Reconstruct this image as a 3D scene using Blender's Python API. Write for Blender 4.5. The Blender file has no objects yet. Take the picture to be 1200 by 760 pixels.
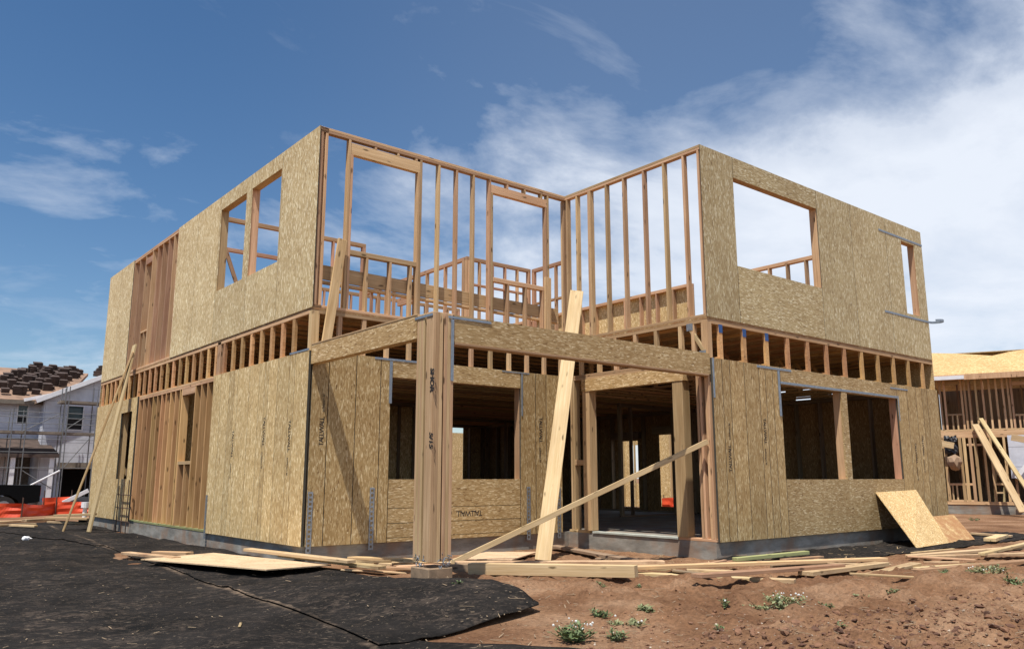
import bpy, bmesh, math, random
from mathutils import Vector, Matrix, noise
random.seed(7)
R = math.radians
scene = bpy.context.scene
COL = scene.collection

# ------------------------------------------------------------------ calibrated camera (metres, slab top z = 0, x along the right wall, y along the left wall)
FPX, YAW, PITCH, ROLL = 956.4966, 0.6833568, 0.18537556, -0.00063
CAM = Vector((-5.028538, -10.713393, 0.921965))
_f = Vector((math.sin(YAW)*math.cos(PITCH), math.cos(YAW)*math.cos(PITCH), math.sin(PITCH)))
_r0 = Vector((math.cos(YAW), -math.sin(YAW), 0)); _u0 = _r0.cross(_f)
_r = _r0*math.cos(ROLL)+_u0*math.sin(ROLL); _u = _u0*math.cos(ROLL)-_r0*math.sin(ROLL)
def at(px, py, ax, val):
    """survey a point of the photograph (1200 x 760) on the plane axis = val"""
    d = _f*FPX+_r*(px-600)+_u*(380-py)
    t = (val-CAM[ax])/d[ax]
    return CAM+d*t

cam_data = bpy.data.cameras.new('camera'); cam = bpy.data.objects.new('camera', cam_data); COL.objects.link(cam)
cam_data.sensor_width = 36; cam_data.lens = 36*FPX/1200; cam_data.clip_end = 3000; cam_data.clip_start = .05
m = Matrix((_r, _u, -_f)).transposed().to_4x4(); m.translation = CAM
cam.matrix_world = m
scene.camera = cam

# ------------------------------------------------------------------ materials
def new_mat(name):
    mt = bpy.data.materials.new(name); mt.use_nodes = True
    nt = mt.node_tree; b = nt.nodes['Principled BSDF']
    return mt, nt, b
def N(nt, typ, **kw):
    n = nt.nodes.new(typ)
    for k, v in kw.items():
        if k in n.inputs: n.inputs[k].default_value = v
        else: setattr(n, k, v)
    return n
def ramp(nt, fac, stops):
    r = nt.nodes.new('ShaderNodeValToRGB'); nt.links.new(fac, r.inputs[0])
    e = r.color_ramp.elements
    while len(e) < len(stops): e.new(.5)
    for i, (p, c) in enumerate(stops):
        e[i].position = p; e[i].color = (*c, 1)
    return r.outputs[0]
def mixc(nt, fac, a, b, mode='MIX'):
    n = nt.nodes.new('ShaderNodeMix'); n.data_type = 'RGBA'; n.blend_type = mode
    for sock, v in ((n.inputs[0], fac), (n.inputs[6], a), (n.inputs[7], b)):
        if hasattr(v, 'links'): nt.links.new(v, sock)
        else: sock.default_value = v if isinstance(v, (int, float)) else (*v, 1)
    return n.outputs[2]
def coords(nt, scale, rot=(0, 0, 0), rnd=True, dist=0.0):
    tc = nt.nodes.new('ShaderNodeTexCoord'); v = tc.outputs['Object']
    if rnd:
        oi = nt.nodes.new('ShaderNodeObjectInfo')
        ad = N(nt, 'ShaderNodeVectorMath', operation='MULTIPLY_ADD')
        cb = nt.nodes.new('ShaderNodeCombineXYZ')
        for i in range(3): nt.links.new(oi.outputs['Random'], cb.inputs[i])
        nt.links.new(cb.outputs[0], ad.inputs[0]); ad.inputs[1].default_value = (37, 91, 53)
        nt.links.new(v, ad.inputs[2]); v = ad.outputs[0]
    if dist:
        nz = N(nt, 'ShaderNodeTexNoise', Scale=9.0); nt.links.new(v, nz.inputs['Vector'])
        a2 = N(nt, 'ShaderNodeVectorMath', operation='MULTIPLY_ADD'); nt.links.new(nz.outputs['Color'], a2.inputs[0])
        a2.inputs[1].default_value = (dist, dist, dist); nt.links.new(v, a2.inputs[2]); v = a2.outputs[0]
    mp = nt.nodes.new('ShaderNodeMapping'); mp.inputs['Scale'].default_value = scale; mp.inputs['Rotation'].default_value = rot
    nt.links.new(v, mp.inputs['Vector'])
    return mp.outputs[0]
def bump(nt, b, h, strength=.3, dist=.01):
    bp = N(nt, 'ShaderNodeBump', Strength=strength, Distance=dist); nt.links.new(h, bp.inputs['Height'])
    nt.links.new(bp.outputs[0], b.inputs['Normal'])

def lumber(name, light, dark, val=.28, mud=None):
    mt, nt, b = new_mat(name)
    g = N(nt, 'ShaderNodeTexNoise', Scale=1.0, Detail=5.0, Roughness=.6, Distortion=.6); nt.links.new(coords(nt, (34, 34, 1.1)), g.inputs['Vector'])
    fine = N(nt, 'ShaderNodeTexNoise', Scale=1.0, Detail=3.0); nt.links.new(coords(nt, (190, 190, 4)), fine.inputs['Vector'])
    c = ramp(nt, g.outputs['Fac'], [(.28, dark), (.5, tuple((a+b_)/2 for a, b_ in zip(light, dark))), (.68, light)])
    c = mixc(nt, .35, c, ramp(nt, fine.outputs['Fac'], [(.3, (.45, .4, .36)), (.7, (1, 1, 1))]), 'MULTIPLY')
    # knots
    vo = N(nt, 'ShaderNodeTexVoronoi', Scale=1.0); nt.links.new(coords(nt, (9, 9, 2.6), dist=.03), vo.inputs['Vector'])
    kn = ramp(nt, vo.outputs['Distance'], [(.08, (1, 1, 1)), (.17, (0, 0, 0))])
    c = mixc(nt, kn, c, tuple(x*.35 for x in dark))
    # stains, and each stick its own tone
    st = N(nt, 'ShaderNodeTexNoise', Scale=1.0, Detail=4.0); nt.links.new(coords(nt, (4, 4, .8)), st.inputs['Vector'])
    c = mixc(nt, .5, c, ramp(nt, st.outputs['Fac'], [(.3, (.62, .55, .5)), (.6, (1, 1, 1))]), 'MULTIPLY')
    if mud:
        mz_ = N(nt, 'ShaderNodeTexNoise', Scale=1.0, Detail=7.0, Roughness=.68); nt.links.new(coords(nt, (7, 7, 2.2), dist=.1), mz_.inputs['Vector'])
        c = mixc(nt, ramp(nt, mz_.outputs['Fac'], [(.46, (0, 0, 0)), (.66, (.8, .8, .8))]), c, mud)
    oi = nt.nodes.new('ShaderNodeObjectInfo')
    hs = N(nt, 'ShaderNodeHueSaturation'); nt.links.new(c, hs.inputs['Color'])
    mr = N(nt, 'ShaderNodeMapRange'); nt.links.new(oi.outputs['Random'], mr.inputs[0]); mr.inputs[3].default_value = 1-val; mr.inputs[4].default_value = 1+val
    nt.links.new(mr.outputs[0], hs.inputs['Value'])
    wn = N(nt, 'ShaderNodeTexWhiteNoise', noise_dimensions='1D'); nt.links.new(oi.outputs['Random'], wn.inputs['W'])
    m2 = N(nt, 'ShaderNodeMapRange'); nt.links.new(wn.outputs['Value'], m2.inputs[0]); m2.inputs[3].default_value = .492; m2.inputs[4].default_value = .516
    nt.links.new(m2.outputs[0], hs.inputs['Hue'])
    nt.links.new(hs.outputs[0], b.inputs['Base Color']); b.inputs['Roughness'].default_value = .75
    b.inputs['Specular IOR Level'].default_value = .25
    bump(nt, b, g.outputs['Fac'], .15, .004)
    return mt

def osb(name, axis, tint=(1, 1, 1), dirt=False, lvl=1.0, seams=False):
    """oriented strand board: long axis of the strands along 'axis'"""
    mt, nt, b = new_mat(name)
    def sc(l, w):
        s = [w, w, w]; s[axis] = l; return tuple(s)
    cols = []
    for k, (l, w, rot) in enumerate(((12, 60, (.25, .22, .2)), (14, 68, (-.45, -.4, -.5)), (18, 92, (.05, -.1, .1)))):
        vo = N(nt, 'ShaderNodeTexVoronoi', Scale=1.0, Randomness=1.0)
        nt.links.new(coords(nt, sc(l, w), rot, dist=.025), vo.inputs['Vector'])
        sp = nt.nodes.new('ShaderNodeSeparateColor'); nt.links.new(vo.outputs['Color'], sp.inputs[0])
        cols.append((sp.outputs[0], sp.outputs[1], vo.outputs['Distance']))
    sel = N(nt, 'ShaderNodeTexNoise', Scale=7.0, Detail=2.0); nt.links.new(coords(nt, (1, 1, 1)), sel.inputs['Vector'])
    st = [(0, (.22*lvl, .13*lvl, .055*lvl)), (.06, (.38*lvl, .255*lvl, .115*lvl)), (.5, (.47*lvl, .33*lvl, .165*lvl)), (.80, (.56*lvl, .415*lvl, .225*lvl)), (1, (.80*lvl, .67*lvl, .45*lvl))]
    ca = ramp(nt, cols[0][0], st); cb_ = ramp(nt, cols[1][0], st); cc = ramp(nt, cols[2][1], st)
    c = mixc(nt, ramp(nt, sel.outputs['Fac'], [(.45, (0, 0, 0)), (.55, (1, 1, 1))]), ca, cb_)
    c = mixc(nt, ramp(nt, cols[2][0], [(.55, (0, 0, 0)), (.6, (1, 1, 1))]), c, cc)
    big = N(nt, 'ShaderNodeTexNoise', Scale=1.4, Detail=5.0, Roughness=.65); nt.links.new(coords(nt, (1, 1, 1)), big.inputs['Vector'])
    c = mixc(nt, .55, c, ramp(nt, big.outputs['Fac'], [(.28, (.72, .66, .60)), (.62, (1.03, 1.03, 1.03))]), 'MULTIPLY')
    if dirt:
        dz = N(nt, 'ShaderNodeTexNoise', Scale=6.0, Detail=7.0, Roughness=.75); nt.links.new(coords(nt, (1, 1, 1), rnd=False), dz.inputs['Vector'])
        c = mixc(nt, ramp(nt, dz.outputs['Fac'], [(.36, (.1, .1, .1)), (.56, (.9, .9, .9))]), c, (.30, .15, .07))
    c = mixc(nt, 1.0, c, tint, 'MULTIPLY')
    oi_ = nt.nodes.new('ShaderNodeObjectInfo'); hv = N(nt, 'ShaderNodeHueSaturation'); nt.links.new(c, hv.inputs['Color']); mv = N(nt, 'ShaderNodeMapRange'); nt.links.new(oi_.outputs['Random'], mv.inputs[0]); mv.inputs[3].default_value = .91; mv.inputs[4].default_value = 1.09; nt.links.new(mv.outputs[0], hv.inputs['Value']); c = hv.outputs[0]
    nt.links.new(c, b.inputs['Base Color']); b.inputs['Roughness'].default_value = .7
    b.inputs['Specular IOR Level'].default_value = .3
    bump(nt, b, cols[0][0], .25, .003)
    return mt

def plain(name, col, rough=.7, metal=0.0, var=.25, scale=6.0, bstr=.1):
    mt, nt, b = new_mat(name)
    nz = N(nt, 'ShaderNodeTexNoise', Scale=scale, Detail=6.0, Roughness=.65); nt.links.new(coords(nt, (1, 1, 1)), nz.inputs['Vector'])
    c = ramp(nt, nz.outputs['Fac'], [(.3, tuple(x*(1-var) for x in col)), (.7, tuple(min(1, x*(1+var*.6)) for x in col))])
    nt.links.new(c, b.inputs['Base Color']); b.inputs['Roughness'].default_value = rough; b.inputs['Metallic'].default_value = metal
    bump(nt, b, nz.outputs['Fac'], bstr, .01)
    return mt

M = {}
M['fir'] = lumber('fir lumber', (.70, .475, .285), (.49, .295, .155))
M['fir_org'] = lumber('orange fir lumber', (.74, .445, .22), (.50, .26, .11))
M['fir_red'] = lumber('reddish fir lumber', (.62, .39, .25), (.43, .235, .135))
M['postfir'] = lumber('tan post lumber', (.66, .455, .27), (.48, .30, .16), .1)
M['pine'] = lumber('pale new lumber', (.72, .55, .34), (.55, .385, .20), .15)
M['loose'] = lumber('muddy loose lumber', (.68, .50, .31), (.50, .34, .18), .25, (.26, .15, .085))
M['old_shade'] = lumber('weathered and indoor shade lumber', (.38, .28, .19), (.22, .15, .095), .2)  # weathered loose boards; on indoor frames its dark tone stands for room shade
M['green'] = lumber('treated green lumber', (.40, .42, .20), (.26, .27, .11), .15)
M['osbv'] = osb('strand board, upright strands', 2, (.99, 1, .93), lvl=1.2)
M['osbu'] = osb('strand board, pale upright strands', 2, (.93, 1.01, 1.06), lvl=1.36)
M['osbg'] = osb('strand board, weathered', 2, (.89, 1.0, 1.07), lvl=1.09)
M['osbgh'] = osb('strand board, weathered, level strands', 0, (.89, .99, 1.04), lvl=1.05)
M['lsl'] = osb('strand lumber panel', 2, (.98, .95, .84), lvl=.88)
M['osbh'] = osb('strand board, level strands', 0, (1, .98, .91), lvl=.92)
M['osbhy'] = osb('strand board, level strands along the depth', 1, (1.03, .96, .86))
M['osbd'] = osb('strand board, dirty', 1, (1.0, .97, .88), dirt=True)
M['osb_shade'] = osb('strand board, aged brown', 2, (.8, .68, .55), lvl=.8)  # darkened board: the dimness of the room is put into its colour
M['osbp'] = osb('strand board, pale loose sheet', 1, (1, .97, .88), lvl=1.25)
M['ply'] = lumber('plywood sheet', (.74, .57, .37), (.60, .43, .25), .08)
M['edge'] = plain('sealed dark panel edge', (.055, .05, .038), .9)
M['galv'] = plain('galvanised steel', (.32, .35, .38), .45, .6, .35, 30)
M['bluesteel'] = plain('blue grey strap steel', (.25, .30, .355), .5, .4, .25, 20)
M['rust'] = plain('rusty rebar', (.10, .06, .045), .8, .3)
M['ink'] = plain('black ink', (.012, .011, .012), .8)
M['bluepaint'] = plain('blue marking paint', (.02, .08, .25), .6)
M['white'] = plain('white paint', (.74, .74, .76), .6, 0, .1)
M['wrap'] = plain('white house wrap', (.52, .55, .63), .6, 0, .18, 3)
def wrap_mat():
    mt, nt, b = new_mat('white house wrap')
    v = coords(nt, (1, 1, 1), rnd=False)
    nz = N(nt, 'ShaderNodeTexNoise', Scale=1.6, Detail=6.0, Roughness=.65); nt.links.new(v, nz.inputs['Vector'])
    c = ramp(nt, nz.outputs['Fac'], [(.3, (.42, .44, .50)), (.7, (.66, .69, .77))])
    sep = nt.nodes.new('ShaderNodeSeparateXYZ'); nt.links.new(v, sep.inputs[0])
    for ax, per, wd in (('Z', .62, .05), ('X', 1.9, .02)):
        md = N(nt, 'ShaderNodeMath', operation='FRACT'); dv_ = N(nt, 'ShaderNodeMath', operation='DIVIDE'); nt.links.new(sep.outputs[ax], dv_.inputs[0]); dv_.inputs[1].default_value = per
        nt.links.new(dv_.outputs[0], md.inputs[0]); lt = N(nt, 'ShaderNodeMath', operation='LESS_THAN'); nt.links.new(md.outputs[0], lt.inputs[0]); lt.inputs[1].default_value = wd
        ml = N(nt, 'ShaderNodeMath', operation='MULTIPLY'); nt.links.new(lt.outputs[0], ml.inputs[0]); ml.inputs[1].default_value = .5
        c = mixc(nt, ml.outputs[0], c, (.20, .21, .26))
    nt.links.new(c, b.inputs['Base Color']); b.inputs['Roughness'].default_value = .55
    bump(nt, b, nz.outputs['Fac'], .3, .02)
    return mt
M['wrap'] = wrap_mat()
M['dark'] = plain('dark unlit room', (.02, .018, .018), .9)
M['palesill'] = plain('pale weathered threshold', (.40, .42, .37), .85, 0, .3)
M['glass'] = plain('window glass', (.05, .09, .10), .08, 0, .2)
M['tile'] = plain('dark brown roof tile', (.075, .05, .04), .85, 0, .5, 3)
M['felt'] = plain('roof underlay', (.27, .17, .115), .9, 0, .4, 1.5)
M['scaf'] = plain('scaffold tube', (.17, .175, .18), .6, .3)
M['plankgrey'] = plain('scaffold board', (.20, .165, .13), .85, 0, .35)
M['truck'] = plain('black truck paint', (.004, .0043, .005), .75, 0, .2)
M['truck'].node_tree.nodes['Principled BSDF'].inputs['Specular IOR Level'].default_value = .08
M['rubber'] = plain('tyre rubber', (.02, .02, .02), .9)
M['tarp'] = plain('black tarp', (.02, .02, .025), .5, 0, .4)
M['paper'] = plain('brown paper', (.33, .22, .14), .8)

def orange_mat():
    mt, nt, b = new_mat('orange barrier netting')
    nz = N(nt, 'ShaderNodeTexNoise', Scale=2.0, Detail=4.0); nt.links.new(coords(nt, (1, 1, 4)), nz.inputs['Vector'])
    nt.links.new(ramp(nt, nz.outputs['Fac'], [(.3, (.50, .035, .007)), (.7, (.74, .085, .022))]), b.inputs['Base Color'])
    b.inputs['Roughness'].default_value = .6
    return mt
M['orange'] = orange_mat()

def concrete_mat():
    mt, nt, b = new_mat('concrete')
    a = N(nt, 'ShaderNodeTexNoise', Scale=1.0, Detail=7.0, Roughness=.65); nt.links.new(coords(nt, (1.6, 1.6, 5)), a.inputs['Vector'])
    c = ramp(nt, a.outputs['Fac'], [(.3, (.12, .11, .095)), (.5, (.24, .225, .195)), (.7, (.36, .34, .30))])
    d = N(nt, 'ShaderNodeTexNoise', Scale=3.0, Detail=5.0); nt.links.new(coords(nt, (1, 1, 1)), d.inputs['Vector'])
    c = mixc(nt, ramp(nt, d.outputs['Fac'], [(.45, (0, 0, 0)), (.65, (.7, .7, .7))]), c, (.26, .16, .10))
    nt.links.new(c, b.inputs['Base Color']); b.inputs['Roughness'].default_value = .9
    bump(nt, b, a.outputs['Fac'], .4, .02)
    return mt
M['concrete'] = concrete_mat()
M['footing'] = plain('stained concrete', (.27, .185, .115), .9, 0, .35, 9, .3)

def dirt_mat():
    mt, nt, b = new_mat('red brown soil')
    v = coords(nt, (1, 1, 1), rnd=False)
    a = N(nt, 'ShaderNodeTexNoise', Scale=1.1, Detail=9.0, Roughness=.65); nt.links.new(v, a.inputs['Vector'])
    f = N(nt, 'ShaderNodeTexNoise', Scale=26.0, Detail=8.0, Roughness=.75); nt.links.new(v, f.inputs['Vector'])
    c = ramp(nt, a.outputs['Fac'], [(.3, (.135, .068, .037)), (.48, (.215, .117, .064)), (.66, (.30, .185, .112))])
    c = mixc(nt, .8, c, ramp(nt, f.outputs['Fac'], [(.3, (.36, .32, .30)), (.48, (.95, .95, .95)), (.70, (1.5, 1.45, 1.4))]), 'MULTIPLY')
    vo = N(nt, 'ShaderNodeTexVoronoi', Scale=38.0); nt.links.new(v, vo.inputs['Vector'])
    pb = ramp(nt, vo.outputs['Distance'], [(.10, (1, 1, 1)), (.2, (0, 0, 0))])
    sp = nt.nodes.new('ShaderNodeSeparateColor'); nt.links.new(vo.outputs['Color'], sp.inputs[0])
    th = ramp(nt, sp.outputs[0], [(.80, (0, 0, 0)), (.84, (1, 1, 1))])
    mk = mixc(nt, 1.0, pb, th, 'MULTIPLY')
    c = mixc(nt, mk, c, (.42, .33, .25))
    bg_ = N(nt, 'ShaderNodeTexNoise', Scale=.55, Detail=5.0, Roughness=.6, Distortion=.6); nt.links.new(v, bg_.inputs['Vector'])
    c = mixc(nt, .8, c, ramp(nt, bg_.outputs['Fac'], [(.34, (.66, .60, .56)), (.5, (1, 1, 1)), (.66, (1.2, 1.2, 1.2))]), 'MULTIPLY')
    nt.links.new(c, b.inputs['Base Color']); b.inputs['Roughness'].default_value = .95
    b.inputs['Specular IOR Level'].default_value = .1
    ad = N(nt, 'ShaderNodeMath', operation='MULTIPLY_ADD'); nt.links.new(f.outputs['Fac'], ad.inputs[0]); ad.inputs[1].default_value = .5; nt.links.new(a.outputs['Fac'], ad.inputs[2])
    bump(nt, b, ad.outputs[0], 1.0, .05)
    return mt
M['dirt'] = dirt_mat()
M['clod'] = plain('soil clod', (.20, .10, .055), .95, 0, .45, 14, .6)
M['clodd'] = plain('dark soil clod', (.115, .055, .033), .95, 0, .45, 14, .6)
M['pebble'] = plain('pale pebble', (.45, .37, .29), .9, 0, .3)
M['chip'] = plain('straw and wood chips', (.33, .24, .15), .85, 0, .4, 20)

def fabric_mat():
    mt, nt, b = new_mat('black ground cloth')
    v = coords(nt, (1, 1, 1), rnd=False)
    a = N(nt, 'ShaderNodeTexNoise', Scale=1.5, Detail=8.0, Roughness=.7); nt.links.new(v, a.inputs['Vector'])
    c = ramp(nt, a.outputs['Fac'], [(.35, (.009, .0085, .008)), (.62, (.022, .0195, .018))])
    # dusty scuffs dragged along the cloth
    sv = coords(nt, (5, 9, 6), (0, 0, -.6), rnd=False, dist=.35)
    s = N(nt, 'ShaderNodeTexNoise', Scale=1.0, Detail=9.0, Roughness=.72); nt.links.new(sv, s.inputs['Vector'])
    dn = N(nt, 'ShaderNodeTexNoise', Scale=.8, Detail=3.0); nt.links.new(v, dn.inputs['Vector'])
    mk = mixc(nt, 1.0, ramp(nt, s.outputs['Fac'], [(.50, (0, 0, 0)), (.70, (.6, .6, .6))]), ramp(nt, dn.outputs['Fac'], [(.35, (.15, .15, .15)), (.62, (1, 1, 1))]), 'MULTIPLY')
    c = mixc(nt, mk, c, (.15, .112, .085))
    f2 = N(nt, 'ShaderNodeTexNoise', Scale=1.0, Detail=5.0, Roughness=.7); nt.links.new(coords(nt, (16, 34, 9), (0, 0, .5), rnd=False, dist=.12), f2.inputs['Vector'])
    c = mixc(nt, ramp(nt, f2.outputs['Fac'], [(.60, (0, 0, 0)), (.72, (.65, .65, .65))]), c, (.30, .235, .17))
    sep = nt.nodes.new('ShaderNodeSeparateXYZ'); nt.links.new(coords(nt, (1, 1, 1), rnd=False, dist=.10), sep.inputs[0])
    w1 = N(nt, 'ShaderNodeMath', operation='MULTIPLY_ADD'); nt.links.new(sep.outputs['Y'], w1.inputs[0]); w1.inputs[1].default_value = -.062; nt.links.new(sep.outputs['X'], w1.inputs[2])
    w2 = N(nt, 'ShaderNodeMath', operation='ADD'); nt.links.new(w1.outputs[0], w2.inputs[0]); w2.inputs[1].default_value = 2.53       # 0.5 + .. so the strip beside the seam falls at .78 - .95
    sm = ramp(nt, w2.outputs[0], [(.90, (0, 0, 0)), (.955, (.7, .7, .7)), (.985, (.8, .8, .8)), (1.0, (0, 0, 0))])
    sm = mixc(nt, 1.0, sm, ramp(nt, dn.outputs['Fac'], [(.42, (.05, .05, .05)), (.60, (.9, .9, .9))]), 'MULTIPLY')
    sm = mixc(nt, 1.0, sm, ramp(nt, s.outputs['Fac'], [(.38, (.1, .1, .1)), (.58, (1, 1, 1))]), 'MULTIPLY')
    c = mixc(nt, sm, c, (.25, .18, .125))
    nt.links.new(c, b.inputs['Base Color']); b.inputs['Roughness'].default_value = .95
    b.inputs['Specular IOR Level'].default_value = .08
    w = N(nt, 'ShaderNodeTexNoise', Scale=60.0, Detail=4.0); nt.links.new(v, w.inputs['Vector'])
    ad = N(nt, 'ShaderNodeMath', operation='MULTIPLY_ADD'); nt.links.new(w.outputs['Fac'], ad.inputs[0]); ad.inputs[1].default_value = .25; nt.links.new(a.outputs['Fac'], ad.inputs[2])
    bump(nt, b, ad.outputs[0], .6, .03)
    return mt
M['fabric'] = fabric_mat()

def leaf_mat(name, col):
    mt, nt, b = new_mat(name)
    nz = N(nt, 'ShaderNodeTexNoise', Scale=18.0, Detail=3.0); nt.links.new(coords(nt, (1, 1, 1)), nz.inputs['Vector'])
    nt.links.new(ramp(nt, nz.outputs['Fac'], [(.3, tuple(x*.6 for x in col)), (.7, tuple(x*1.35 for x in col))]), b.inputs['Base Color'])
    b.inputs['Roughness'].default_value = .6
    return mt
M['leaf'] = leaf_mat('weed leaf', (.115, .155, .06)); M['leafp'] = leaf_mat('pale weed leaf', (.20, .22, .10)); M['petal'] = plain('white weed flower', (.7, .7, .66), .7)

# ------------------------------------------------------------------ object helpers
def wm(o):
    return (wm(o.parent) @ o.matrix_basis) if o.parent else o.matrix_basis.copy()
def tag(o, label=None, cat=None, group=None, kind=None):
    for k, v in (('label', label), ('category', cat), ('group', group), ('kind', kind)):
        if v: o[k] = v
    return o
def empty(name, loc, label, cat, group=None, rz=0):
    o = bpy.data.objects.new(name, None); COL.objects.link(o); o.empty_display_size = .2
    o.matrix_basis = Matrix.Translation(loc) @ Matrix.Rotation(rz, 4, 'Z')
    return tag(o, label, cat, group)
def link(name, me, mat, parent=None, M4=None):
    o = bpy.data.objects.new(name, me); COL.objects.link(o)
    if mat and not me.materials: me.materials.append(M[mat] if isinstance(mat, str) else mat)
    W = M4 or Matrix.Identity(4)
    if parent: o.parent = parent; o.matrix_basis = wm(parent).inverted() @ W
    else: o.matrix_basis = W
    return o
def mesh_from(bm, name):
    bmesh.ops.recalc_face_normals(bm, faces=bm.faces)
    me = bpy.data.meshes.new(name); bm.to_mesh(me); bm.free(); return me
def add_box(bm, x0, x1, y0, y1, z0, z1, ch=.0, mtx=None):
    vs = [Vector((x, y, z)) for x in (x0, x1) for y in (y0, y1) for z in (z0, z1)]
    if mtx: vs = [mtx @ v for v in vs]
    v = [bm.verts.new(p) for p in vs]
    fs = [bm.faces.new([v[i] for i in q]) for q in ((0, 1, 3, 2), (4, 6, 7, 5), (0, 4, 5, 1), (2, 3, 7, 6), (0, 2, 6, 4), (1, 5, 7, 3))]
    if ch:
        ed = list({e for f in fs for e in f.edges})
        bmesh.ops.bevel(bm, geom=ed, offset=ch, segments=1, affect='EDGES', profile=.5)
def box(name, x0, x1, y0, y1, z0, z1, mat, parent=None, ch=.003):
    bm = bmesh.new(); c = Vector(((x0+x1)/2, (y0+y1)/2, (z0+z1)/2)); dx, dy, dz = (x1-x0)/2, (y1-y0)/2, (z1-z0)/2
    add_box(bm, -dx, dx, -dy, dy, -dz, dz, ch)
    return link(name, mesh_from(bm, name), mat, parent, Matrix.Translation(c))
def frame_to(p0, p1, side):
    z = (Vector(p1)-Vector(p0)).normalized(); s = Vector(side)
    if abs(s.normalized().dot(z)) > .98: s = Vector((0, 1, 0)) if abs(z.y) < .9 else Vector((1, 0, 0))
    x = (s-z*s.dot(z)).normalized(); y = z.cross(x)
    m4 = Matrix((x, y, z)).transposed().to_4x4(); m4.translation = Vector(p0); return m4
def stick(name, p0, p1, w, t, mat='fir', parent=None, side=(1, 0, 0), ch=.003):
    """a sawn board from p0 to p1 along its own local z; w along 'side', t across it"""
    L = (Vector(p1)-Vector(p0)).length
    bm = bmesh.new(); add_box(bm, -w/2, w/2, -t/2, t/2, 0, L, ch)
    return link(name, mesh_from(bm, name), mat, parent, frame_to(p0, p1, side))
def tube(bm, p0, p1, r, n=8):
    m4 = frame_to(p0, p1, (1, 0, 0) if abs((Vector(p1)-Vector(p0)).normalized().x) < .9 else (0, 1, 0)); L = (Vector(p1)-Vector(p0)).length
    a = [bm.verts.new(m4 @ Vector((r*math.cos(k*2*math.pi/n), r*math.sin(k*2*math.pi/n), 0))) for k in range(n)]
    b = [bm.verts.new(m4 @ Vector((r*math.cos(k*2*math.pi/n), r*math.sin(k*2*math.pi/n), L))) for k in range(n)]
    for k in range(n): bm.faces.new((a[k], a[(k+1) % n], b[(k+1) % n], b[k]))
    bm.faces.new(a[::-1]); bm.faces.new(b)
def tubes(name, segs, r, mat, parent=None, n=8):
    bm = bmesh.new()
    for p0, p1 in segs: tube(bm, p0, p1, r, n)
    return link(name, mesh_from(bm, name), mat, parent)
def prism(bm, pts, vec):
    a = [bm.verts.new(Vector(p)) for p in pts]; b = [bm.verts.new(Vector(p)+Vector(vec)) for p in pts]
    n = len(a); bm.faces.new(a); bm.faces.new(b[::-1])
    for k in range(n): bm.faces.new((a[k], a[(k+1) % n], b[(k+1) % n], b[k]))
def panel(name, plane, val, thick, u0, u1, z0, z1, holes, mat, parent, kind=None):
    """a sheet in plane x=val or y=val (thick is signed, outwards), with rectangular holes (u0,u1,z0,z1)"""
    us = sorted({u0, u1, *[min(max(h[i], u0), u1) for h in holes for i in (0, 1)]})
    zs = sorted({z0, z1, *[min(max(h[i], z0), z1) for h in holes for i in (2, 3)]})
    filled = {}
    for i in range(len(us)-1):
        for j in range(len(zs)-1):
            cu, cz = (us[i]+us[i+1])/2, (zs[j]+zs[j+1])/2
            filled[i, j] = not any(h[0] < cu < h[1] and h[2] < cz < h[3] for h in holes)
    bm = bmesh.new(); V = {}
    def vert(i, j, k):
        if (i, j, k) not in V:
            w = val+thick*k
            V[i, j, k] = bm.verts.new((w, us[i], zs[j]) if plane == 'x' else (us[i], w, zs[j]))
        return V[i, j, k]
    for (i, j), f in filled.items():
        if not f: continue
        for k in (0, 1): bm.faces.new([vert(*q, k) for q in ((i, j), (i+1, j), (i+1, j+1), (i, j+1))])
        for (di, dj), (a, b) in {(-1, 0): ((i, j), (i, j+1)), (1, 0): ((i+1, j), (i+1, j+1)), (0, -1): ((i, j), (i+1, j)), (0, 1): ((i, j+1), (i+1, j+1))}.items():
            if not filled.get((i+di, j+dj)):
                f_ = bm.faces.new([vert(*a, 0), vert(*b, 0), vert(*b, 1), vert(*a, 1)])
                if (i+di, j+dj) not in filled and name == 'sheathing_panel' and dj == 0: f_.material_index = 1
    me = mesh_from(bm, name); me.materials.append(M[mat]); me.materials.append(M['edge'])
    return link(name, me, mat, parent)
def text_mesh(body, size, origin, X, Y, parent, name='lettering', shear=0.0, bold=0.0, mat='ink', space=1.0):
    cu = bpy.data.curves.new('t', 'FONT'); cu.body = body; cu.size = size; cu.extrude = .0006; cu.shear = shear; cu.offset = bold; cu.space_character = space
    cu.resolution_u = 3
    to = bpy.data.objects.new('t', cu); COL.objects.link(to)
    bpy.context.view_layer.update()
    me = bpy.data.meshes.new_from_object(to.evaluated_get(bpy.context.evaluated_depsgraph_get()))
    bpy.data.objects.remove(to); me.materials.clear()
    X = Vector(X); Y = Vector(Y); m4 = Matrix((X, Y, X.cross(Y))).transposed().to_4x4(); m4.translation = Vector(origin)
    return link(name, me, mat, parent, m4)

# ------------------------------------------------------------------ the house under construction
U1, D, L, XE = 4.966, -3.128, 12.24, 12.477
H1, H2, H3 = 2.70, 3.335, 6.108
T = .0925                                    # 2x4 depth
house = empty('framed_house', (0, 0, 0), 'two storey timber framed house under construction with strand board walls and open upper corner', 'house')

bm = bmesh.new()
prism(bm, [(.006, .006, 0), (U1-.0, .006, 0), (U1-.0, D+.004, 0), (XE, D+.004, 0), (XE, L, 0), (.006, L, 0)], (0, 0, -.7))
link('foundation_slab', mesh_from(bm, 'slab'), 'concrete', house)
# mud sill line under the panels
SILLZ = .0

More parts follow.
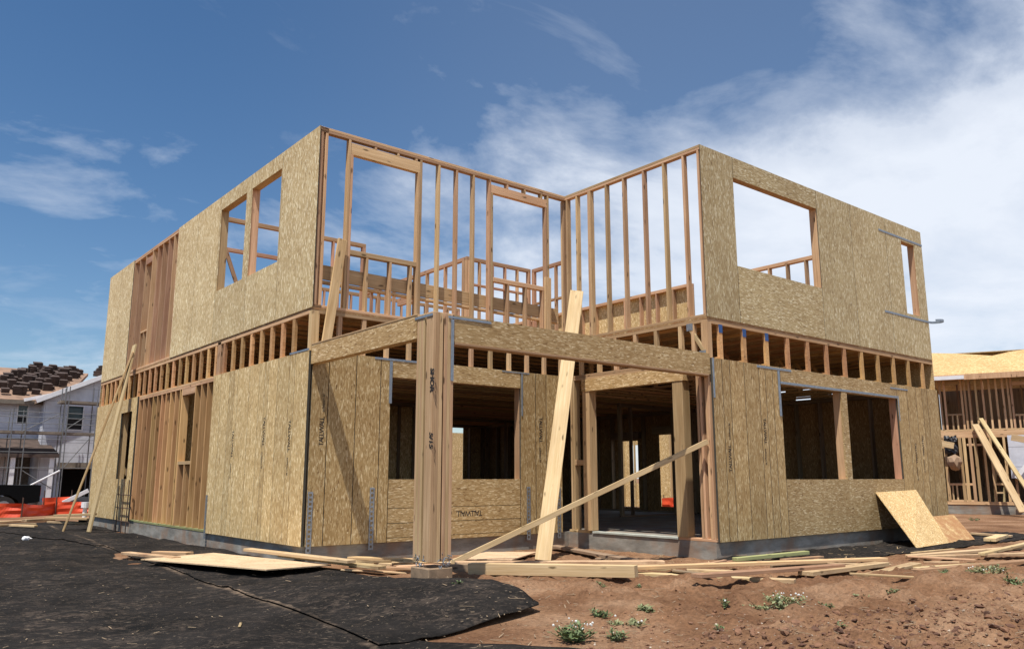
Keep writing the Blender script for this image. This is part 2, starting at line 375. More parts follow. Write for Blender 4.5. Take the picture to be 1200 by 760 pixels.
def studs(frame, plane, val, us, z0, z1, depth, mat='fir', name='stud', w=.04):
    for u in us:
        c = val+depth/2
        p = (c, u) if plane == 'x' else (u, c)
        stick(name, (*p, z0), (*p, z1), abs(depth), w, mat, frame, (1, 0, 0) if plane == 'x' else (0, 1, 0))
def plate(name, plane, val, depth, u0, u1, z0, z1, mat='fir', parent=house):
    if plane == 'x':
        return stick(name, (val+depth/2, u0, (z0+z1)/2), (val+depth/2, u1, (z0+z1)/2), abs(depth), z1-z0, mat, parent, (1, 0, 0))
    return stick(name, (u0, val+depth/2, (z0+z1)/2), (u1, val+depth/2, (z0+z1)/2), abs(depth), z1-z0, mat, parent, (0, 1, 0))
SW = .14
# ---- lower left wall (x = 0)
f = plate('top_plate', 'x', 0, SW, .0, L, H1-.085, H1-.043); plate('top_plate', 'x', 0, SW, .0, L, H1-.04, H1+.002)
plate('bottom_plate', 'x', 0, SW, 0, L, 0.002, .042, 'green')
lower_l = f
studs(f, 'x', 0, [8.56, 8.23, 7.88, 7.53, 7.23, 6.93, 6.64, 6.34, 6.03, 5.74, 4.84, 4.52, 4.19, 3.86], .042, H1-.086, SW, 'fir_org')
studs(f, 'x', 0, [5.55, 5.20], .042, 1.17, SW, 'fir_org', name='cripple_stud'); stick('trimmer', (SW/2, 5.62, .042), (SW/2, 5.62, H1-.086), SW, .04, 'fir_org', f)
stick('rough_sill', (SW/2, 4.87, 1.20), (SW/2, 5.59, 1.20), SW, .06, 'fir', f); stick('header', (.05, 4.87, 2.55), (.05, 5.6, 2.55), .10, .125, 'fir', f)
studs(f, 'x', .002, [3.5, 2.9, 2.3, 1.7, 1.1, .5, .06, 8.9, 9.9, 10.3, 11, 11.7], .042, H1-.086, SW-.002)
# sheathing (thin boards with gaps at their joints)
def lsl_row(name, plane, val, cuts, z0, z1, mat, holes=(), th=.035):
    g = .0035 if plane == 'x' else .0055
    out = []
    for a, b in zip(cuts[:-1], cuts[1:]):
        out.append(panel(name, plane, val, -th if plane in 'xy' else th, a+g, b-g, z0, z1, [h for h in holes if h[0] < b and h[1] > a], mat, house))
    return out
PL = lsl_row('sheathing_panel', 'x', 0, [-.035, .42, .60, 1.02, 1.36, 1.5, 1.72, 2.12, 2.62, 2.78, 3.0, 3.40, 3.80], .0, H1-.0, 'osbv')
PF = lsl_row('sheathing_panel', 'x', 0, [8.585, 8.95], 0, H1, 'osbv') + lsl_row('sheathing_panel', 'x', 0, [8.95, 9.85], 0, .90, 'osbv') + lsl_row('sheathing_panel', 'x', 0, [8.95, 9.85], 2.40, H1, 'osbv') + lsl_row('sheathing_panel', 'x', 0, [9.85, 11.1, L], 0, H1, 'osbv')
# upper left wall
W1 = (2.81, 4.06, 4.28, 5.84); W2 = (1.33, 2.575, 4.28, 5.84)
PU = [panel('sheathing_panel', 'x', 0, -.012, a+.0038, b-.0038, H2, H3, [W1, W2], 'osbu', house) for a, b in ((-.02, 1.30), (1.30, 2.60), (2.60, 4.10), (4.10, 5.33), (5.33, 6.58), (9.95, 11.1), (11.1, L))]
f = plate('top_plate', 'x', 0, SW, 0, L, H3-.042, H3-.001); plate('top_plate', 'x', 0, SW, 0, L, H3-.084, H3-.044); plate('bottom_plate', 'x', 0, SW, 0, L, H2+.001, H2+.042)
studs(f, 'x', 0, [9.93, 9.48, 8.98, 8.05, 7.68, 7.27, 6.9, 6.62], H2+.042, H3-.086, SW, 'fir_red')
stick('header', (.05, 8.46, 5.86), (.05, 8.96, 5.86), .10, .15, 'fir_red', f); stick('rough_sill', (SW/2, 8.46, 4.19), (SW/2, 8.96, 4.19), SW, .04, 'fir', f)
studs(f, 'x', 0, [8.44], H2+.042, H3-.086, SW, 'fir_red', 'trimmer'); studs(f, 'x', 0, [8.72], H2+.042, 4.16, SW, 'fir_red', 'cripple_stud')
studs(f, 'x', .002, [4.09, 2.775, 2.61, 1.30], H2+.042, H3-.086, SW, 'fir', 'trimmer')
studs(f, 'x', .002, [.07, .7, 4.7, 5.4, 6.0, 10.5, 11.2, 12.1], H2+.042, H3-.086, SW)
for a, b in ((2.80, 4.07), (1.32, 2.59)):
    stick('header', (SW/2, a, 5.93), (SW/2, b, 5.93), SW-.004, .17, 'fir', f); stick('rough_sill', (SW/2, a, 4.257), (SW/2, b, 4.257), SW-.004, .04, 'fir', f)
    studs(f, 'x', .004, [a+.45, a+.86], H2+.042, 4.236, SW-.008, 'fir', 'cripple_stud')

# ---- lower front wall (y = 0)
FW = (1.306, 3.85, .90, 2.42)


FR = lsl_row('sheathing_panel', 'y', 0, [.02, .285, .723, 1.131, 1.306], 0, H1, 'lsl')
FR += lsl_row('sheathing_panel', 'y', 0, [3.85, 4.19, 4.434, 4.80], 0, H1, 'lsl')
for a, b in ((0, .052), (.060, .26), (.269, .476), (.484, .90), (2.42, H1)):
    FR.append(panel('sheathing_panel', 'y', 0, -.035, 1.3105, 3.8455, a, b, [], 'osbh', house))
f = plate('top_plate', 'y', 0, SW, .145, U1, H1-.085, H1-.043); plate('top_plate', 'y', 0, SW, .145, U1, H1-.04, H1+.002); plate('bottom_plate', 'y', 0, SW, .15, U1-.15, .002, .042, 'green')
studs(f, 'y', .003, [.2, .6, 1.0, 1.28, 3.875, 4.3, 4.78], .043, H1-.086, SW-.006)
stick('header', (1.3, SW/2, 2.52), (3.86, SW/2, 2.52), SW-.01, .18, 'fir', f); stick('rough_sill', (1.3, SW/2, .88), (3.86, SW/2, .88), SW-.004, .036, 'fir', f)
studs(f, 'y', .003, [1.7, 2.1, 2.5, 2.9, 3.3], .043, .86, SW-.006, 'fir', 'cripple_stud')

# ---- upper front wall (y = 0): open framing
f = plate('top_plate', 'y', 0, T, .0, U1+T, H3-.041, H3, 'fir'); plate('top_plate', 'y', 0, T, .0, U1+T, H3-.084, H3-.043, 'fir'); plate('bottom_plate', 'y', 0, T, .0, U1, H2+.001, H2+.042, 'fir')
studs(f, 'y', 0, [.035, .115, .50, 1.795, 2.15, 2.51, 2.86, 3.21, 4.55], H2+.042, H3-.085, T, 'fir')
studs(f, 'y', 0, [.545, 1.752], H2+.042, 5.79, T, 'fir', 'trimmer'); studs(f, 'y', 0, [3.255, 4.507], H2+.042, 5.79, T, 'fir', 'trimmer')
stick('header', (.525, T/2, 5.885), (1.772, T/2, 5.885), T-.006, .185, 'fir', f); stick('header', (3.235, T/2, 5.865), (4.527, T/2, 5.865), T-.006, .145, 'fir', f)
studs(f, 'y', .002, [.95, 1.36, 1.7], 5.98, H3-.085, T-.004, 'fir', 'cripple_stud'); studs(f, 'y', .002, [3.6, 4.0, 4.4], 5.94, H3-.085, T-.004, 'fir', 'cripple_stud')
for a, b, cr in ((.565, 1.73, (.86, 1.27, 1.64)), (3.276, 4.486, (3.62, 4.02, 4.42))):
    stick('rough_sill', (a, T/2, 4.25), (b, T/2, 4.25), T, .075, 'fir', f); studs(f, 'y', .001, cr, H2+.042, 4.212, T-.002, 'fir', 'cripple_stud')
stick('guard_board', (.15, T+.025, 3.90), (U1-.1, T+.025, 3.84), .215, .036, 'fir', f, (0, 0, 1)); stick('guard_rail', (.15, T+.05, 3.755), (U1-.1, T+.05, 3.70), .09, .04, 'fir', f)
stick('guard_post', (.20, -.06, 2.78), (.40, -.06, 4.40), .14, .038, 'fir', f); stick('guard_post', (4.49, -.03, 3.2), (4.50, -.03, 4.46), .14, .038, 'fir', f)

# ---- upper porch side wall (x = U1): open framing
f = plate('top_plate', 'x', U1, T, D, -.002, H3-.041, H3, 'fir'); plate('top_plate', 'x', U1, T, D, -.002, H3-.084, H3-.043, 'fir'); plate('bottom_plate', 'x', U1, T, D, -.002, H2+.001, H2+.042, 'fir')
studs(f, 'x', U1, [-.05, -.31, -.62, -.66, -1.06, -1.48, -1.94, -2.38, -2.79, -3.09], H2+.042, H3-.085, T, 'fir')
studs(f, 'x', U1, [.055, .10], H2+.042, H3-.085, T, 'fir')

# ---- upper right wall (y = D)
RW = (5.83, 8.32, 4.257, 5.76); RS = (11.55, 12.13, 4.215, 5.75)
PR = []
for a, b, z0, z1, mt in ((U1-.002, 5.815, H2, H3, 'osbg'), (5.815, 8.33, H2, 4.262, 'osbgh'), (5.815, 8.33, 5.755, H3, 'osbgh'), (8.33, 9.53, H2, H3, 'osbg'), (9.53, 10.9, H2, H3, 'osbg'), (10.9, XE+.012, H2, H3, 'osbg')):
    PR.append(panel('sheathing_panel', 'y', D, -.012, a+.0045, b-.0045, z0, z1, [RS], mt, house))
f = plate('top_plate', 'y', D, SW, U1+T, XE, H3-.042, H3-.001); plate('top_plate', 'y', D, SW, U1+T, XE, H3-.084, H3-.044); plate('bottom_plate', 'y', D, SW, U1+T, XE, H2+.001, H2+.042)
studs(f, 'y', D+.002, [5.25, 5.65, 8.9, 9.5, 10.1, 10.7, 11.1, 12.4], H2+.042, H3-.086, SW-.002)
studs(f, 'y', D+.002, [5.80, 8.345, 11.525, 12.155], H2+.042, H3-.086, SW-.002, 'fir_red', 'trimmer')
stick('header', (5.82, D+SW/2, 5.85), (8.33, D+SW/2, 5.85), SW-.006, .17, 'fir_red', f); stick('rough_sill', (5.82, D+SW/2, 4.236), (8.33, D+SW/2, 4.236), SW-.006, .04, 'fir', f)
stick('header', (11.545, D+SW/2, 5.83), (12.135, D+SW/2, 5.83), SW-.006, .15, 'fir_red', f); stick('rough_sill', (11.545, D+SW/2, 4.195), (12.135, D+SW/2, 4.195), SW-.006, .04, 'fir', f)
studs(f, 'y', D+.004, [6.2, 6.6, 7.0, 7.4, 7.8], H2+.042, 4.215, SW-.008, 'fir', 'cripple_stud')

# ---- lower right wall (y = D)
RL1 = (6.79, 8.68, .893, 2.42); RL2 = (8.86, 10.74, .893, 2.42)
PRL = lsl_row('sheathing_panel', 'y', D, [U1+.03, 5.239, 5.433, 5.80, 6.193, 6.368, 6.566, 6.79], 0, H1, 'lsl')
PRL.append(panel('sheathing_panel', 'y', D, -.035, 6.795, 10.735, .004, H1, [RL1, RL2], 'osbh', house))
PRL += lsl_row('sheathing_panel', 'y', D, [10.74, 11.152, 11.529, 11.8, 12.027, XE+.03], 0, H1, 'lsl')
f = plate('top_plate', 'y', D, SW, U1, XE, H1-.085, H1-.043); plate('top_plate', 'y', D, SW, U1, XE, H1-.04, H1+.002); plate('bottom_plate', 'y', D, SW, U1+.15, XE, .002, .042, 'green')
studs(f, 'y', D+.002, [5.4, 5.9, 6.4, 11.2, 11.8, 12.4], .043, H1-.086, SW-.002)
studs(f, 'y', D+.002, [6.765, 8.705, 8.835, 10.765], .043, H1-.086, SW-.002, 'fir_red', 'trimmer')
stick('header', (6.79, D+SW/2, 2.52), (10.74, D+SW/2, 2.52), SW-.006, .18, 'fir', f); stick('rough_sill', (6.79, D+SW/2, .873), (8.68, D+SW/2, .873), SW-.006, .036, 'fir', f); stick('rough_sill', (8.86, D+SW/2, .873), (10.74, D+SW/2, .873), SW-.006, .036, 'fir', f)
studs(f, 'y', D+.004, [7.2, 7.6, 8.0, 8.4, 9.2, 9.7, 10.2], .043, .853, SW-.008, 'fir', 'cripple_stud')

# ---- door wall (x = U1, lower)
f = plate('top_plate', 'x', U1, SW, D+.15, -.0, H1-.085, H1-.043); plate('top_plate', 'x', U1, SW, D+.15, 0, H1-.04, H1+.002)
for y0, y1 in ((-.52, -.02), (D, -2.42)): stick('bottom_plate', (U1+SW/2, y0, .022), (U1+SW/2, y1, .022), SW, .04, 'fir', f)
studs(f, 'x', U1, [-.10, -.16, -2.89, -2.945], .043, H1-.086, SW, 'fir')
studs(f, 'x', U1, [-3.09, -3.05], .043, H1-.086, SW, 'fir')
stick('door_post', (U1+.06, -.50, .043), (U1+.06, -.50, H1-.09), .17, .17, 'fir', f); stick('door_post', (U1+.06, -2.53, .043), (U1+.06, -2.53, H1-.09), .17, .20, 'fir', f)
stick('blocking', (U1+SW/2, -.41, 1.18), (U1+SW/2, -.18, 1.18), SW, .09, 'fir', f)
panel('header', 'x', U1-.036, .13, -2.66, -.41, 2.40, H1-.088, [], 'osbhy', f)
stick('door_sill', (U1+.06, -2.43, .02), (U1+.06, -.6, .02), .16, .03, 'palesill', f)
tag(f.children[-1], 'pale weathered threshold')

# ---- floor trusses, deck and rim
def truss(p0, p1, w, side, mat='fir_org', pitch=.61, web=True):
    """flat 4x2 floor truss from p0 to p1 (both at the bottom), 0.5 m deep with upright end blocks"""
    p0 = Vector(p0); p1 = Vector(p1); Lt = (p1-p0).length; h = H2-.035-H1
    bm = bmesh.new()
    add_box(bm, -w/2, w/2, 0, .038, 0, Lt); add_box(bm, -w/2, w/2, h-.038, h, 0, Lt)
    for a in (0, Lt-.09): add_box(bm, -w/2, w/2, .039, h-.039, a+.001, a+.045)
    n = max(2, int((Lt-.2)/pitch)); s = (Lt-.18)/n
    for k in range(n):
        if not web or s*k < .8 or s*(k+1) > Lt-.9: continue
        a = Vector((0, .038, .09+s*k)); b = Vector((0, h-.038, .09+s*(k+.5))); c = Vector((0, .038, .09+s*(k+1)))
        for q0, q1 in ((a, b), (b, c)):
            zz = (q1-q0).normalized(); m4 = Matrix((Vector((1, 0, 0)), zz.cross(Vector((1, 0, 0))), zz)).transposed().to_4x4(); m4.translation = q0
            add_box(bm, -w/2+.002, w/2-.002, -.019, .019, .01, (q1-q0).length-.01, 0, m4)
    z = (p1-p0).normalized(); y = Vector((0, 0, 1)); x = y.cross(z)
    m4 = Matrix((x, y, z)).transposed().to_4x4(); m4.translation = p0+Vector((0, 0, .004))
    return link('floor_truss', mesh_from(bm, 'floor_truss'), mat, house, m4)
y = .62
while y < L-.1:
    truss((.002, y, H1), (XE-.002, y, H1), .09, 0, web=y > 3); y += .408
x = 5.30; first = True
while x < XE-.2:
    tr = truss((x, D+.002, H1), (x, .40, H1), .09, 0)
    x += .613
panel('rim_panel', 'x', XE+.001, .03, D, L, H1+.003, H2-.002, [(-1.25, -.75, 2.75, 2.83), (-.3, .1, 2.72, 2.80), (-.55, -.1, 2.95, 3.02), (.35, .5, 2.9, 3.0), (-2.1, -1.8, 2.85, 2.93)], 'osbh', house); panel('rim_panel', 'y', L+.001, .03, 0, XE, H1+.003, H2-.002, [], 'osbh', house)
plate('rim_board', 'x', 0, .04, .10, L, H2-.085, H2-.036, 'fir'); plate('rim_board', 'y', 0, .04, .10, U1, H2-.085, H2-.036, 'fir'); plate('rim_board', 'x', U1, .04, D+.1, -.05, H2-.085, H2-.036, 'fir'); plate('rim_board', 'y', D, .04, U1+.1, XE, H2-.10, H2-.036, 'fir_red')
for px, py in ((.06, .06), (U1+.06, D+.06)): stick('corner_post', (px, py, H1+.003), (px, py, H2-.036), .115, .115, 'fir', house)
for x in (.45, .85, 1.25, 1.65, 2.05, 2.45, 2.85, 3.25, 3.65, 4.05, 4.45, 4.85): stick('rim_block', (x, .035, H1+.003), (x, .035, H2-.086), .065, .06, 'fir', house, (1, 0, 0))
for y in (-.35, -.8, -1.2, -1.65, -2.1, -2.6, -2.85): stick('rim_block', (U1+.035, y, H1+.003), (U1+.035, y, H2-.086), .065, .07, 'fir', house, (0, 1, 0))
stick('truss_web', (U1+.02, -2.78, H2-.13), (U1+.02, -3.06, H1+.09), .06, .038, 'pine', house, (0, 1, 0))
stick('end_block', (.05, 3.72, H1+.003), (.05, 3.72, H2-.036), .10, .16, 'fir', house)
bm = bmesh.new(); prism(bm, [(0, .0, H2), (U1, 0, H2), (U1, D, H2), (XE, D, H2), (XE, L, H2), (0, L, H2)], (0, 0, -.034))
link('floor_deck', mesh_from(bm, 'deck'), 'osbd', house)

# ---- porch beams and built-up post
panel('porch_beam', 'x', -.005, .125, -2.79, -.036, 2.505, 2.775, [], 'osbhy', house)
panel('porch_beam', 'y', D-.005, .13, .27, U1+.03, 2.45, 2.765, [], 'osbh', house)
stick('beam_cap', (.055, -2.79, 2.785), (.055, -.04, 2.785), .13, .02, 'fir', house); stick('beam_underside', (.3, D+.06, 2.435), (U1-.01, D+.06, 2.435), .14, .028, 'fir_red', house, (0, 1, 0))
post = empty('porch_post', (0.14, D+.14, 0), None, None); post.parent = house; post.matrix_basis = Matrix.Translation((.14, D+.14, 0))
def plies(x0, x1, y0, y1, n, ax, mt):
    for k in range(n):
        if ax == 'y': a = y0+(y1-y0)*k/n; b = y0+(y1-y0)*(k+1)/n-.0015; box('ply', x0, x1, a, b, .03, 2.775, mt, post, .004)
        else: a = x0+(x1-x0)*k/n; b = x0+(x1-x0)*(k+1)/n-.0015; box('ply', a, b, y0, y1, .03, 2.775, mt, post, .004)
plies(-.002, .138, -2.955, -2.80, 4, 'y', 'postfir'); plies(-.002, .138, -3.133, -2.995, 3, 'x', 'postfir'); plies(.158, .285, -3.133, -2.995, 3, 'x', 'postfir')
box('footing', -.02, .30, -3.15, -2.79, -.75, -.03, 'footing', post, .012)
bm = bmesh.new()
rr = random.Random(5)
for k in range(60):
    if k % 2: p = Vector((rr.uniform(.12, .28), -3.14, rr.uniform(-.02, .10)))
    else: p = Vector((-.006, rr.uniform(-3.06, -2.86), rr.uniform(-.02, .085)))
    q = p+Vector((rr.uniform(-.04, .04), rr.uniform(-.02, .02), rr.uniform(-.05, .03))); q.x = min(q.x, .3) if k % 2 else -.008; q.y = -3.145 if k % 2 else q.y
    if (q-p).length > .015: tube(bm, p, q, .005, 5)
link('nail_cluster', mesh_from(bm, 'nails'), 'galv', post)
text_mesh('SHOR', .105, (-.006, -3.10, 2.13), (0, 0, -1), (0, -1, 0), post, shear=.2, bold=.004, space=.95)
text_mesh('5/15', .10, (-.006, -3.10, 1.42), (0, 0, -1), (0, -1, 0), post, shear=.2, bold=.003)

# ---- steel straps, hold-downs, paint marks
def strap(plane, val, u0, u1, z0, z1, mat='bluesteel', name='strap_tie'):
    if u1-u0 > z1-z0: zc = (z0+z1)/2; hz = (z1-z0)*.38; z0, z1 = zc-hz, zc+hz
    else: uc = (u0+u1)/2; hu = (u1-u0)*.40; u0, u1 = uc-hu, uc+hu
    t = .004
    if plane == 'x': return box(name, val-t, val, u0, u1, z0, z1, mat, house, 0)
    return box(name, u0, u1, val-t, val, z0, z1, mat, house, 0)
def hold(plane, val, u, z0=-.08, z1=.74, w=.075):
    bm = bmesh.new(); n = 14
    for k in range(n):                     # perforated strap: two rails and rungs
        z = z0+(z1-z0)*k/(n-1)
        add_box(bm, -w/2, w/2, -.006, 0, z-.013, z+.013)
    add_box(bm, -w/2, -w/2+.018, -.0075, -.001, z0, z1); add_box(bm, w/2-.018, w/2, -.0075, -.001, z0, z1)
    m4 = Matrix.Translation((u, val, 0)) if plane == 'y' else Matrix.Translation((val, u, 0)) @ Matrix.Rotation(-math.pi/2, 4, 'Z')
    return link('hold_down', mesh_from(bm, 'hold_down'), 'galv', house, m4)
for u, z1 in ((.075, .72), (1.04, .77), (4.02, .76), (4.71, .74)): hold('y', -.0365, u, z1=z1)
hold('x', -.0365, 3.74, z1=.62, w=.07)
strap('x', -.0365, -.03, .62, 2.70, 2.735); strap('y', -.0365, .04, .18, 2.70, 2.735)
strap('y', -.0365, 1.02, 1.95, 2.665, 2.705); strap('y', -.0415, 1.27, 1.33, 2.02, 2.66)
strap('y', -.0365, 3.45, 4.05, 2.67, 2.695); strap('y', -.0415, 3.86, 3.90, 1.95, 2.665)
strap('y', D-.010, .20, .82, 2.715, 2.752); strap('y', D-.010, .235, .285, 2.0, 2.71); strap('x', -.0075, -3.13, -2.76, 2.72, 2.757)
strap('y', D-.0365, 5.0, 5.05, 2.1, 2.70); strap('y', D-.0365, 6.15, 7.12, 2.645, 2.69); strap('y', D-.0415, 6.70, 6.775, 1.9, 2.64)
strap('y', D-.0365, 6.79, 10.75, 2.425, 2.475); strap('y', D-.0365, 10.76, 10.80, 2.0, 2.48); strap('y', D-.0365, 10.5, 11.2, 2.60, 2.635)
strap('y', D-.0135, 10.62, XE+.02, 5.785, 5.835); strap('y', D-.0135, 10.60, 12.52, 4.115, 4.165)
bm = bmesh.new(); pts = [Vector((12.52+.14*math.sin(a), D-.0135-.14*(1-math.cos(a)), 0)) for a in [k*.55 for k in range(9)]]
for a, b in zip(pts[:-1], pts[1:]): prism(bm, [(a.x, a.y, 4.115), (b.x, b.y, 4.115), (b.x, b.y, 4.165), (a.x, a.y, 4.165)], (.003, .003, 0))
link('strap_curl', mesh_from(bm, 'curl'), 'bluesteel', house)
for k in range(3): box('paint_mark', 5.30+.613*k-.047, 5.30+.613*k+.047, D-.002, D+.001, H2-.22, H2-.09, 'bluepaint', house, 0)
for k, (y, z) in enumerate(((-3.03, H1+.06), (-2.8, H2-.13))): box('truss_plate', U1-.004, U1-.001, y-.06, y+.06, z-.05, z+.06, 'galv', house, 0)

# ---- lettering printed on the panels
UPX, UPY, DNX, DNY = (0, 0, 1), (-1, 0, 0), (0, 0, -1), (1, 0, 0)
def mark(pan, origin, X, Y, size=.098, sz2=.06):
    text_mesh('TALLWALL', size, origin, X, Y, pan, space=.8, bold=.0005)
    o2 = Vector(origin)+Vector(X)*(size*4.9)
    text_mesh('solidstart lsl', sz2, o2, X, Y, pan, space=.9)
YF, YR = -.0362, D-.0362
mark(FR[0], (.235, YF, 1.36), UPX, UPY)
mark(FR[5], (4.27, YF, 1.95), DNX, DNY, .105)
mark(FR[9], (3.05, YF, .41), (-1, 0, 0), (0, 0, -1), .12, .075)
t_ = 5.36
mark(PRL[1], (5.37, YR, 1.00), UPX, UPY); mark(PRL[4], (6.245, YR, 1.85), DNX, DNY); mark(PRL[-2], (11.62, YR, 1.75), DNX, DNY); mark(PRL[-4], (11.3, YR, 1.6), DNX, DNY)
mark(PL[1], (-.0362, .54, 1.75), DNX, (0, -1, 0), .11); mark(PL[4], (-.0362, 1.47, 1.85), DNX, (0, -1, 0), .11); mark(PL[8], (-.0362, 2.74, 1.7), DNX, (0, -1, 0), .11)

# ---- far upper walls seen over the deck
def frame_wall(plane, val, u0, u1, z0, z1, step=.405, mat='fir_red', depth=T, skip=(), rails=(), ends=2):
    f = plate('wall_frame', plane, val, depth, u0, u1, z1-.084, z1, mat)
    stick_f = plate('bottom_plate', plane, val, depth, u0, u1, z0+.001, z0+.041, mat, f)
    n = max(1, round((u1-u0-.04)/step)); us = [u0+.02+(u1-u0-.04)*k/n for k in range(n+1)]
    us += [u0+.062, u1-.062] if ends > 1 else []
    us = [u for u in us if not any(a < u < b for a, b in skip)]
    studs(f, plane, val, us, z0+.041, z1-.085, depth, mat)
    for a, b, z, h in rails:
        if plane == 'x': stick('header', (val+depth/2, a, z), (val+depth/2, b, z), depth-.005, h, mat, f)
        else: stick('header', (a, val+depth/2, z), (b, val+depth/2, z), depth-.005, h, mat, f, (0, 1, 0))
    return f
frame_wall('y', 5.18, SW+.01, 3.66, H2, H3, skip=((.3, 2.55),))
frame_wall('y', 7.40, .95, 2.75, H2, H3, skip=((1.4, 2.4),))
stick('wall_brace', at(263, 288, 1, 7.32), at(279, 338, 1, 7.32), .09, .038, 'fir_red', house)
frame_wall('x', 6.02, 4.68, 9.6, H2, H3, skip=((6.9, 7.6),), rails=((6.8, 7.7, 5.5, .2),))
frame_wall('y', 4.56, 6.02, 8.02, H2, H3, rails=((6.14, 7.9, 5.45, .045),))
frame_wall('x', 8.05, 3.25, 4.56, H2, H3, rails=((3.3, 4.5, 5.2, .05),))
frame_wall('y', 9.7, 2.8, 9.5, H2, H3)
frame_wall('x', XE-SW, D+SW, 2.55, H2, H3, depth=SW, step=.5)
frame_wall('x', XE-SW, 2.95, L-.15, H2, H3, depth=SW, step=.61)
for a, b in ((2.95, 5.4), (5.4, 7.84), (7.84, 10.3), (10.3, L)): panel('sheathing_panel', 'x', XE+.001, .012, a+.003, b-.003, H2, H3, [], 'osbv', house)
frame_wall('y', L-SW, SW+.01, XE-SW-.01, H2, H3, depth=SW, step=.61)

# ---- ground floor interior and far walls

frame_wall('x', XE-SW, D+SW+.01, L-.15, 0, H1, depth=SW, step=.61, mat='old_shade', skip=((3.75, 4.37), (5.14, 5.93)), rails=((3.6, 4.5, 2.2, .2), (5.0, 6.05, 2.1, .2)))  # ground floor frames take the darker lumber as painted indoor shade
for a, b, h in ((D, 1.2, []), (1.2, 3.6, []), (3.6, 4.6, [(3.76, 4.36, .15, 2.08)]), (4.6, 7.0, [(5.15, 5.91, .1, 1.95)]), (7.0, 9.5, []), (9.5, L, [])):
    panel('sheathing_panel', 'x', XE+.001, .012, a+.003, b-.003, 0, H1, h, 'osb_shade', house)  # brown tone stands in for the shade inside
frame_wall('y', L-SW, SW+.01, XE-SW-.01, 0, H1, depth=SW, step=.61, mat='old_shade', skip=((10.9, 11.6), (3.2, 4.8)))
for a, b, h in ((0, 2.4, []), (2.4, 5.0, [(3.2, 4.8, .9, 2.2)]), (5.0, 7.5, []), (7.5, 10, []), (10, XE, [(10.95, 11.5, .5, 2.6)])):
    panel('sheathing_panel', 'y', L+.001, .012, a+.003, b-.003, 0, H1, h, 'osbv', house)
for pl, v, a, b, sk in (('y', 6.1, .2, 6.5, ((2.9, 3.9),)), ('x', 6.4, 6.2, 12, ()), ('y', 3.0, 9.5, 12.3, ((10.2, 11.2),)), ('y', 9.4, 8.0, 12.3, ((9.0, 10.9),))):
    frame_wall(pl, v, a, b, 0, H1, mat='old_shade', skip=sk)  # partitions darkened in colour like the far frames, for indoor shade
panel('interior_sheathing', 'y', 6.2, .012, .2, 2.9, .05, H1-.1, [], 'osbv', house); panel('interior_sheathing', 'y', 6.2, .012, 3.9, 6.5, .05, H1-.1, [], 'osbv', house)

# ------------------------------------------------------------------ ground
G = -.25
def sst(a, b, x):
    t = min(1, max(0, (x-a)/(b-a))); return t*t*(3-2*t)
def dist_house(x, y):
    d1 = math.hypot(max(0-x, 0, x-XE), max(0-y, 0, y-L)); d2 = math.hypot(max(U1-x, 0, x-XE), max(D-y, 0, y-0)); return min(d1, d2)
def gz(x, y):
    d = math.hypot(x, y)
    z = G - .30*sst(16, 32, d)*sst(8, -8, x-.4*y)
    n1 = noise.fractal(Vector((x*.35, y*.35, 3.1)), 1.0, 2.0, 4)
    z += .035*n1*sst(.3, 2.5, dist_house(x, y))
    return z
def gz_clod(x, y):
    """the loose turned soil of the right foreground"""
    k = sst(-2.0, -7.2, y+.36*(x-5))*sst(-1.5, 2.0, x)
    n2 = noise.fractal(Vector((x*2.1, y*2.1, 7.7)), .8, 2.1, 5); n3 = noise.noise(Vector((x*7, y*7, 1.3)))
    n4 = noise.noise(Vector((x*17, y*17, 4.3)))
    rut = .05*sst(.0, .5, noise.noise(Vector((x*.45+y*.2, y*1.6, 11))))
    e_ = sst(.15, .6, x) if y > -5.45 else sst(-.8, -.2, x)
    return e_*(.10*k*max(0, .35+n2)+.035*k*n3+.018*n3+(.010+.022*k)*max(0, n4)-rut*.5)
def under(x, y): return .07*sst(-2.0, -2.8, x) if y > -9.6 else 0
def lines(fine0, fine1, step, far):
    a = []; x = fine0
    while x < fine1: a.append(x); x += step
    s = step
    while x < far: a.append(x); s *= 1.3; x += s
    x = fine0; s = step
    while x > -far: s *= 1.3; x -= s; a.insert(0, x)
    return a
xs = lines(-3.0, 13.0, .05, 900); ys = lines(-10.3, -.0, .05, 900)
bm = bmesh.new(); grid = [[bm.verts.new((x, y, gz(x, y)-under(x, y)+(gz_clod(x, y) if -4 < x < 14 and -11 < y < 1 else 0))) for x in xs] for y in ys]
for j in range(len(ys)-1):
    for i in range(len(xs)-1): bm.faces.new((grid[j][i], grid[j][i+1], grid[j+1][i+1], grid[j+1][i]))
for f_ in bm.faces: f_.smooth = True
me = mesh_from(bm, 'ground'); tag(link('ground', me, 'dirt'), kind='structure')

